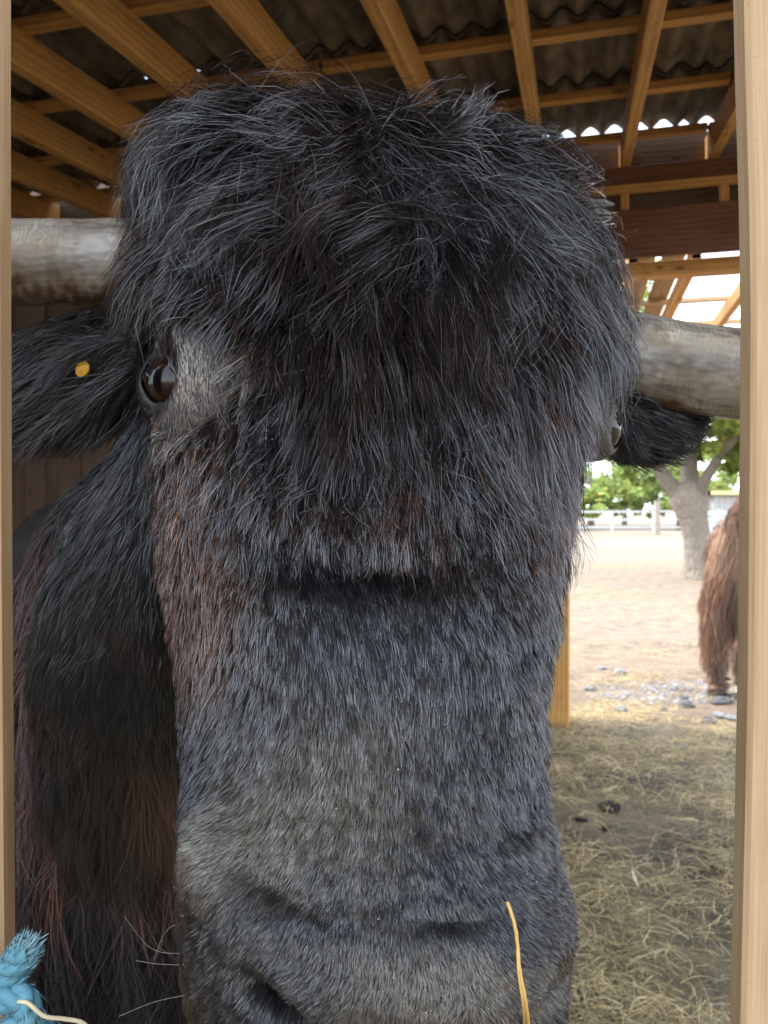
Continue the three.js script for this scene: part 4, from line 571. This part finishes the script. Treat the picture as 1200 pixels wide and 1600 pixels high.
{
  const fore = new Hair(9e5), tuft = new THREE.Vector3();
  grow(fore, head, 63000, { along: AL, around: AR, u: [-0.06, 0.58], v: [0.004, 0.45], rule: (v, u, p, n, h) => {
    const hy = hyOf(v), th = u * 2 * Math.PI, q = Math.cos(th), crown = 1 - ss(230, 420, hy);
    if (n.z < -0.6 && hy > 300) return false;
    const fringe = 838 + 26 * N3(q * 5, 2, 1) + 20 * N3(q * 17, 3, 1) - 60 * Math.abs(q) ** 2;
    if (hy > fringe) return false;
    const dl = Math.min(p.distanceTo(browL), p.distanceTo(eyeL), p.distanceTo(patchL)), dr = p.distanceTo(eyeR) - 0.014; if (dl < 0.042 || dr < 0.034) return false;
    if (hy > 480 && Math.abs(q) > 0.93) return false;
    if (R() > 1 - 0.45 * ss(600, 820, hy)) return false;
    const edge = ss(0.72, 0.95, Math.abs(q)) * ss(350, 500, hy);
    h.len = lerp(lerp(0.078, 0.036, ss(480, 810, hy)), 0.09, crown) * (1 - 0.45 * edge) * (0.3 + 0.7 * ss(0.04, 0.11, Math.min(dl, dr + 0.01))); h.segs = 6; h.w = 0.0005; h.mess = lerp(0.35, 1.1, crown); h.vary = 1.3;
    h.lift = lerp(lerp(0.015, 0.0055, ss(400, 820, hy)), 0.029, crown) * (1 - 0.5 * edge);
    const swirl = N3(p.x * 11, p.y * 11, 4) * 1.6 * crown;
    h.fv = 1 - 0.5 * crown * (0.6 + 0.8 * N3(p.x * 13 + 5, p.y * 13, 8)); h.fu = -q * lerp(0.22, 1.25, crown) + swirl + 0.22 * N3(p.x * 12, p.y * 7, 6);
    h.cell = hy < 330 ? 0.02 : 0.0155; h.gather = lerp(0.86, 0.85, crown); h.clump = lerp(0.28, 1.1, crown); h.wob = lerp(0.005, 0.026, crown); h.curl = lerp(0.25, 1.5, crown); h.drop = 0.012 * crown;
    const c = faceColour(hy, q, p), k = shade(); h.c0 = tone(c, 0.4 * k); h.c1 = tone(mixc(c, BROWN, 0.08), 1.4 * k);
  } });
  // loose fine hair lying across the crown and forehead
  grow(fore, head, 9000, { along: AL, around: AR, u: [0.0, 0.5], v: [0.004, 0.40], rule: (v, u, p, n, h) => {
    const hy = hyOf(v), q = Math.cos(u * 2 * Math.PI), crown = 1 - ss(260, 520, hy); if (Math.min(p.distanceTo(browL), p.distanceTo(eyeL), p.distanceTo(patchL)) < 0.075 || p.distanceTo(eyeR) < 0.06) return false; if (R() > 0.35 + 0.65 * crown) return false;
    h.len = rr(0.035, 0.085) * (1 - 0.35 * ss(600, 790, hy)); h.segs = 7; h.w = 0.00036; h.lift = rr(0.008, 0.038) * lerp(0.45, 1, crown); h.fv = rr(0.2, 1.1); h.fu = -q * 0.7 + rr(-1, 1) * lerp(0.4, 1.3, crown); h.mess = lerp(1, 3.2, crown); h.wob = 0.012; h.drop = 0.01 * crown;
    const k = shade() * 1.3; h.c0 = tone(BLACK, 0.6 * k); h.c1 = tone(BLACK, 1.7 * k);
  } });
  // stray hairs standing off the crown and forehead
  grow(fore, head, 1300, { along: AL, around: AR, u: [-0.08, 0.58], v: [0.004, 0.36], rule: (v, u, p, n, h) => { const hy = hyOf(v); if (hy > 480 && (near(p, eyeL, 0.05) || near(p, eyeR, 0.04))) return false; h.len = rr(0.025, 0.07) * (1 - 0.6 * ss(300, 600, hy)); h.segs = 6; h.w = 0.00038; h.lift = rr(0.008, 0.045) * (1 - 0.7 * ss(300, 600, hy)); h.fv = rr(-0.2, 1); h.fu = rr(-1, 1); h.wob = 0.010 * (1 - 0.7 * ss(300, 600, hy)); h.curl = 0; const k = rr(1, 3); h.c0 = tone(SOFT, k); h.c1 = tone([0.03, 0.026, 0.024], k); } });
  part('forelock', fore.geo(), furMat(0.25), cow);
}
{
  const hr = new Hair(3e5);
  // jaw: short sleek hair, out of focus
  grow(hr, jaw, 26000, { along: 0.58, around: 0.42, rule: (v, u, p, n, h) => { if (n.z < -0.3 && n.x > 0.2) return false; { const z = ss(0.55, 0.8, v); h.len = lerp(0.022, 0.07, z); h.segs = z > 0.1 ? 4 : 2; h.drop = 0.025 * z; h.lift = lerp(0.003, 0.014, z); h.wob = 0.015 * z; h.w = 0.00055; } h.fv = 1; h.fu = 0.3 * N3(p.x * 9, p.y * 9, 2); h.cell = 0.02; h.gather = 0.3; h.clump = 0.2; const tuft = gs(p.y, 1.07, 0.06) * ss(-0.25, 0.15, N3(p.x * 16, p.y * 4, 13)), b = clamp(clamp(0.25 + 0.7 * N3(p.x * 16, p.y * 16, 3)) * 0.4 + tuft), k = rr(0.7, 1.4), c = mixc([0.010, 0.0105, 0.0125], mixc(BROWN, [0.14, 0.066, 0.044], tuft), b); h.len += 0.05 * tuft; h.lift += 0.012 * tuft; h.c0 = tone(c, 0.8 * k); h.c1 = tone(c, 1.2 * k); } });
  part('cheek_fur', hr.geo(), furMat(0.4), cow);
}
{
  const hr = new Hair(6e5);
  const rule = (long) => (v, u, p, n, h) => {
    if (n.z < -0.35) return false; if (p.x > 0.06 && p.y > 0.5) { if (R() < 0.5) return false; }
    h.len = long * rr(0.7, 1.2); h.segs = 6; h.lift = 0.018; h.w = 0.0009; h.fv = 0.5; h.fu = 0; h.drop = 0.05; h.cell = 0.035; h.gather = 0.7; h.clump = 0.5; h.wob = 0.02; h.curl = 0.5;
    const b = clamp(0.35 + 0.9 * N3(p.x * 5, p.y * 4, p.z * 3) + ss(1.0, 1.2, p.y) * gs(p.x, -0.34, 0.12) * 0.6 + gs(p.y, 1.08, 0.05) * 0.5) * ss(0.98, 1.1, p.y) * ss(1.4, 1.3, p.y) + 0.05 + 0.8 * gs(p.y, 1.06, 0.035) * ss(-0.1, 0.3, N3(p.x * 14, p.y * 3, 9)), k = rr(0.4, 1.6); const c = mixc([0.008, 0.0075, 0.009], [0.085, 0.037, 0.024], clamp(b)); h.c0 = tone(c, 0.7 * k); h.c1 = tone(c, 1.35 * k);
  };
  grow(hr, chest, 16000, { along: 0.9, around: 1.0, rule: rule(0.11) });
  grow(hr, neck, 20000, { along: 3.0, around: 2.2, v: [0, 0.95], rule: rule(0.12) });
  part('neck_fur', hr.geo(), furMat(0.5, 1.5), cow);
}
{
  const hr = new Hair(3e5);
  const rule = (kind) => (v, u, p, n, h) => { h.len = kind ? 0.026 : 0.05 * rr(0.6, 1.2); h.segs = 5; h.lift = kind ? 0.008 : 0.013; h.w = 0.0006; h.fv = 1; h.fu = 0.3 * N3(p.x * 15, p.y * 15, 3); h.drop = kind ? 0.006 : 0.022; h.cell = 0.014; h.gather = 0.55; h.clump = 0.35; h.wob = 0.010; h.curl = 0.4; const k = rr(0.6, 1.5), c = kind ? [0.008, 0.0085, 0.011] : mixc([0.012, 0.0115, 0.0125], [0.045, 0.032, 0.026], clamp(0.35 + 1.1 * N3(p.x * 14, p.y * 14, 6))); h.c0 = tone(c, 0.7 * k); h.c1 = tone(c, 1.3 * k); };
  grow(hr, earL, 15000, { along: 0.16, around: 0.2, rule: rule(0) });
  grow(hr, earR, 12000, { along: 0.1, around: 0.2, rule: rule(1) });
  part('ear_fur', hr.geo(), furMat(0.42), cow);
}
{
  // whiskers: [root, bend, tip]
  const gsx = [[[305, 1490, 0.40], [240, 1484, 0.40], [194, 1432, 0.395]], [[285, 1508, 0.405], [245, 1506, 0.405], [212, 1501, 0.41]], [[305, 1552, 0.40], [240, 1566, 0.40], [186, 1588, 0.395]], [[880, 1470, 0.41], [905, 1474, 0.41], [940, 1462, 0.41]], [[290, 1440, 0.42], [262, 1452, 0.42], [240, 1500, 0.42]]];
  const g = gsx.map((w) => new THREE.TubeGeometry(new THREE.CatmullRomCurve3(w.map((a) => at(...a))), 14, 0.00011, 5));
  part('whiskers', mergeGeometries(g), std(0.25, 0.23, 0.21, 0.4), cow);
}
// ear tag, straw, chaff
{
  const c = at(129, 577, 0.602), t = thing('ear_tag', 'round yellow button tag in the hairy left ear', 'ear tag', c), y = std(0.72, 0.36, 0.01, 0.45);
  const pts = [[0, 0.0022], [0.003, 0.0022], [0.0034, 0.0012], [0.0058, 0.001], [0.0066, 0], [0.006, -0.001], [0, -0.001]].map(([a, b]) => new THREE.Vector2(a, b));
  const d = part('disc', new THREE.LatheGeometry(pts, 32), y, t); d.rotation.set(Math.PI / 2 - 0.2, 0, 0.35); const s = part('stud', new THREE.CylinderGeometry(0.002, 0.0026, 0.02, 12), std(0.6, 0.3, 0.02, 0.5), t); s.rotation.set(Math.PI / 2, 0, 0); s.position.set(0.001, 0, -0.011);
}
{
  const k = [[788, 1400], [797, 1435], [804, 1468], [808, 1500], [815, 1545], [824, 1592]], p = k.map(([x, y], i) => { const a = onHead(x, y); return a.addScaledVector(V(0, 0.1, 1), 0.0085 + 0.0015 * Math.sin(i * 2.1)); });
  const c = new THREE.CatmullRomCurve3(p), g1 = new THREE.TubeGeometry(c, 50, 0.00085, 7), c2 = new THREE.CatmullRomCurve3([p[2].clone(), p[3].clone().add(V(-0.0008, 0, 0.001)), p[4].clone().add(V(-0.0013, 0, 0.001)), p[5].clone().add(V(-0.002, 0.001, 0.001))]), g2 = new THREE.TubeGeometry(c2, 30, 0.0005, 6), e = p[5], c3 = new THREE.CatmullRomCurve3([e.clone().add(V(-0.0055, -0.0008, 0.001)), e.clone().add(V(-0.002, -0.0003, 0.001)), e.clone().add(V(0.003, 0.0006, 0.0))]), g3 = new THREE.TubeGeometry(c3, 16, 0.0006, 6);
  const bp = g1.attributes.position; for (let i = 0; i < bp.count; i++) bp.setX(i, bp.getX(i) + 0.0003 * N3(bp.getX(i) * 400, bp.getY(i) * 300, 1));
  tag(part('straw_stalk', mergeGeometries([g1, g2, g3]), std(0.62, 0.37, 0.10, 0.5)), 'bent golden straw stalk stuck to the front of the cow muzzle', 'straw');
  [[406, 172, 'tiny pale seed husk caught in the hair at the top left of the crown'], [500, 361, 'tiny tan chaff flake caught in the middle of the forelock']].forEach(([x, y, l], i) => { const a = onHead(x, y), n = a.clone().sub(V(0, EYE, 0)).normalize().multiplyScalar(-0.034); const gg = [0, 1.9, 3.6].map((r) => { const b = new THREE.TubeGeometry(new THREE.CatmullRomCurve3([V(0, 0, 0), V(0.0008, 0.0012, 0.0003), V(0.0008, 0.0026, 0)]), 6, 0.00045, 5); b.rotateZ(r + i); return b; }); const o = part('chaff', mergeGeometries(gg), std(0.55, 0.45, 0.25, 0.7)); o.position.copy(a).add(n); tag(o, l, 'chaff'); });
}
// ---------------------------------------------------------------- red cow outside
{
  const D = 5.84, P = (px, py, dd = 0) => at(px, py, D + dd), red = thing('red_cow', 'long-haired reddish brown cow seen from behind at the edge of the right board', 'cow', V(0, 0, 0));
  const h = (row) => EYE - (row - 800) / FOCAL * D;
  const trunk = limb([[V(2.56, 1.22, -D - 0.05), 0.2, 0.26], [V(2.75, 1.12, -D - 0.1), 0.27, 0.36], [V(3.1, 1.05, -D - 0.2), 0.31, 0.40], [V(3.5, 1.02, -D - 0.3), 0.32, 0.42], [V(3.9, 1.06, -D - 0.4), 0.28, 0.40], [V(4.15, 1.15, -D - 0.45), 0.2, 0.28], [V(4.45, 1.22, -D - 0.55), 0.15, 0.2], [V(4.68, 1.16, -D - 0.6), 0.13, 0.15], [V(4.86, 1.0, -D - 0.63), 0.09, 0.1], [V(4.95, 0.88, -D - 0.65), 0.07, 0.06]], V(0, 1, 0), 80, 36, 2.1, [0.06, 0.04]);
  const hind = (dx, dz) => limb([[V(2.66 + dx, 1.3, -D + dz), 0.13, 0.12], [V(2.56 + dx, 1.0, -D + dz), 0.14, 0.13], [V(2.50 + dx, 0.75, -D + dz), 0.12, 0.11], [V(2.455 + dx, 0.5, -D + dz), 0.07, 0.07], [V(2.43 + dx, 0.36, -D + dz), 0.045, 0.045], [V(2.435 + dx, 0.18, -D + dz), 0.036, 0.036], [V(2.445 + dx, 0.07, -D + dz), 0.046, 0.046], [V(2.45 + dx, 0.05, -D + dz), 0.04, 0.04]], V(0, 0, 1), 50, 24, 2, [0.08, 0.03]);
  const fore = (dx, dz) => limb([[V(3.85 + dx, 0.95, -D - 0.35 + dz), 0.12, 0.12], [V(3.85 + dx, 0.6, -D - 0.35 + dz), 0.08, 0.08], [V(3.86 + dx, 0.38, -D - 0.35 + dz), 0.055, 0.055], [V(3.85 + dx, 0.18, -D - 0.35 + dz), 0.042, 0.042], [V(3.86 + dx, 0.05, -D - 0.35 + dz), 0.052, 0.05]], V(0, 0, 1), 30, 18, 2, [0.08, 0.03]);
  const tail = limb([[V(2.72, 1.47, -D + 0.02), 0.05, 0.05], [V(2.60, 1.38, -D + 0.06), 0.045, 0.045], [V(2.52, 1.2, -D + 0.1), 0.04, 0.04], [V(2.46, 0.95, -D + 0.12), 0.035, 0.035], [V(2.40, 0.65, -D + 0.12), 0.04, 0.04], [V(2.36, 0.45, -D + 0.12), 0.02, 0.02]], V(0, 0, 1), 40, 14, 2, [0.05, 0.1]);
  const h1 = hind(0, 0.05), h2 = hind(0.34, -0.3), f1 = fore(0, 0.12), f2 = fore(0.12, -0.14);
  part('body', mergeGeometries([trunk, h1, h2, f1, f2, tail].map((l) => l.geo())), std(0.22, 0.10, 0.05, 0.8), red);
  for (const [x, z] of [[2.45, -D + 0.05], [2.79, -D - 0.3], [3.87, -D - 0.23], [3.99, -D - 0.49]]) { const g = new THREE.CylinderGeometry(0.05, 0.066, 0.075, 18); g.translate(0, 0.0375, 0); g.scale(1.15, 1, 0.95); const o = part('hoof', g, std(0.035, 0.03, 0.028, 0.5), red); o.position.set(x, groundH(x, z), z); }
  for (const s of [-1, 1]) part('horn', limb([[V(4.72, 1.24, -D - 0.6 + s * 0.1), 0.03, 0.03], [V(4.72, 1.3, -D - 0.6 + s * 0.26), 0.026, 0.026], [V(4.76, 1.46, -D - 0.6 + s * 0.34), 0.014, 0.014], [V(4.8, 1.55, -D - 0.6 + s * 0.35), 0.005, 0.005]], V(1, 0, 0), 20, 12).geo(), std(0.45, 0.38, 0.27, 0.5), red);
  const hr = new Hair(4e5);
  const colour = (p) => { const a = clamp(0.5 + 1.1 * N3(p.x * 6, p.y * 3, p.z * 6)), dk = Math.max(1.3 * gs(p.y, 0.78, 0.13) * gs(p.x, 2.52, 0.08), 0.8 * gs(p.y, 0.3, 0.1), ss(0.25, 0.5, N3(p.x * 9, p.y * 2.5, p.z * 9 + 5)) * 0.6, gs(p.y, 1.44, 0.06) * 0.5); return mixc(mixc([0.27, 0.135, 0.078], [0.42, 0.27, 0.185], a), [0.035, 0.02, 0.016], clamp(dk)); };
  const rule = (len, drop, w) => (v, u, p, n, q) => { if (n.z < -0.5) return false; q.len = len * rr(0.6, 1.2); q.segs = 5; q.lift = 0.035; q.w = w; q.fv = 0.7; q.fu = 0.3 * N3(p.x * 5, p.y * 5, 2); q.drop = drop; q.cell = 0.05; q.gather = 0.75; q.clump = 0.4; q.wob = 0.03; const c = colour(p), k = rr(0.6, 1.35); q.c0 = tone(c, 0.85 * k); q.c1 = tone(c, 1.15 * k); };
  grow(hr, trunk, 12000, { along: 2.7, around: 2.0, rule: rule(0.13, 0.10, 0.003) });
  grow(hr, h1, 12000, { along: 1.35, around: 0.6, v: [0.03, 0.6], rule: rule(0.19, 0.08, 0.0026) }); grow(hr, h1, 1500, { along: 1.35, around: 0.3, v: [0.6, 0.97], rule: rule(0.02, 0.006, 0.003) });
  grow(hr, h2, 3000, { along: 1.35, around: 0.6, v: [0.03, 0.7], rule: rule(0.15, 0.07, 0.004) }); grow(hr, f1, 2500, { along: 0.95, around: 0.5, v: [0.03, 0.7], rule: rule(0.12, 0.05, 0.004) });
  grow(hr, tail, 6000, { along: 1.1, around: 0.25, v: [0.05, 1], rule: rule(0.28, 0.18, 0.0026) });
  part('coat', hr.geo(), new THREE.MeshPhysicalMaterial({ vertexColors: true, roughness: 0.5 }), red);
}
scene.traverse((o) => { if (o.isMesh) { o.castShadow = true; o.receiveShadow = true; } });
renderer.render(scene, camera);
console.log('hair triangles', triangles);
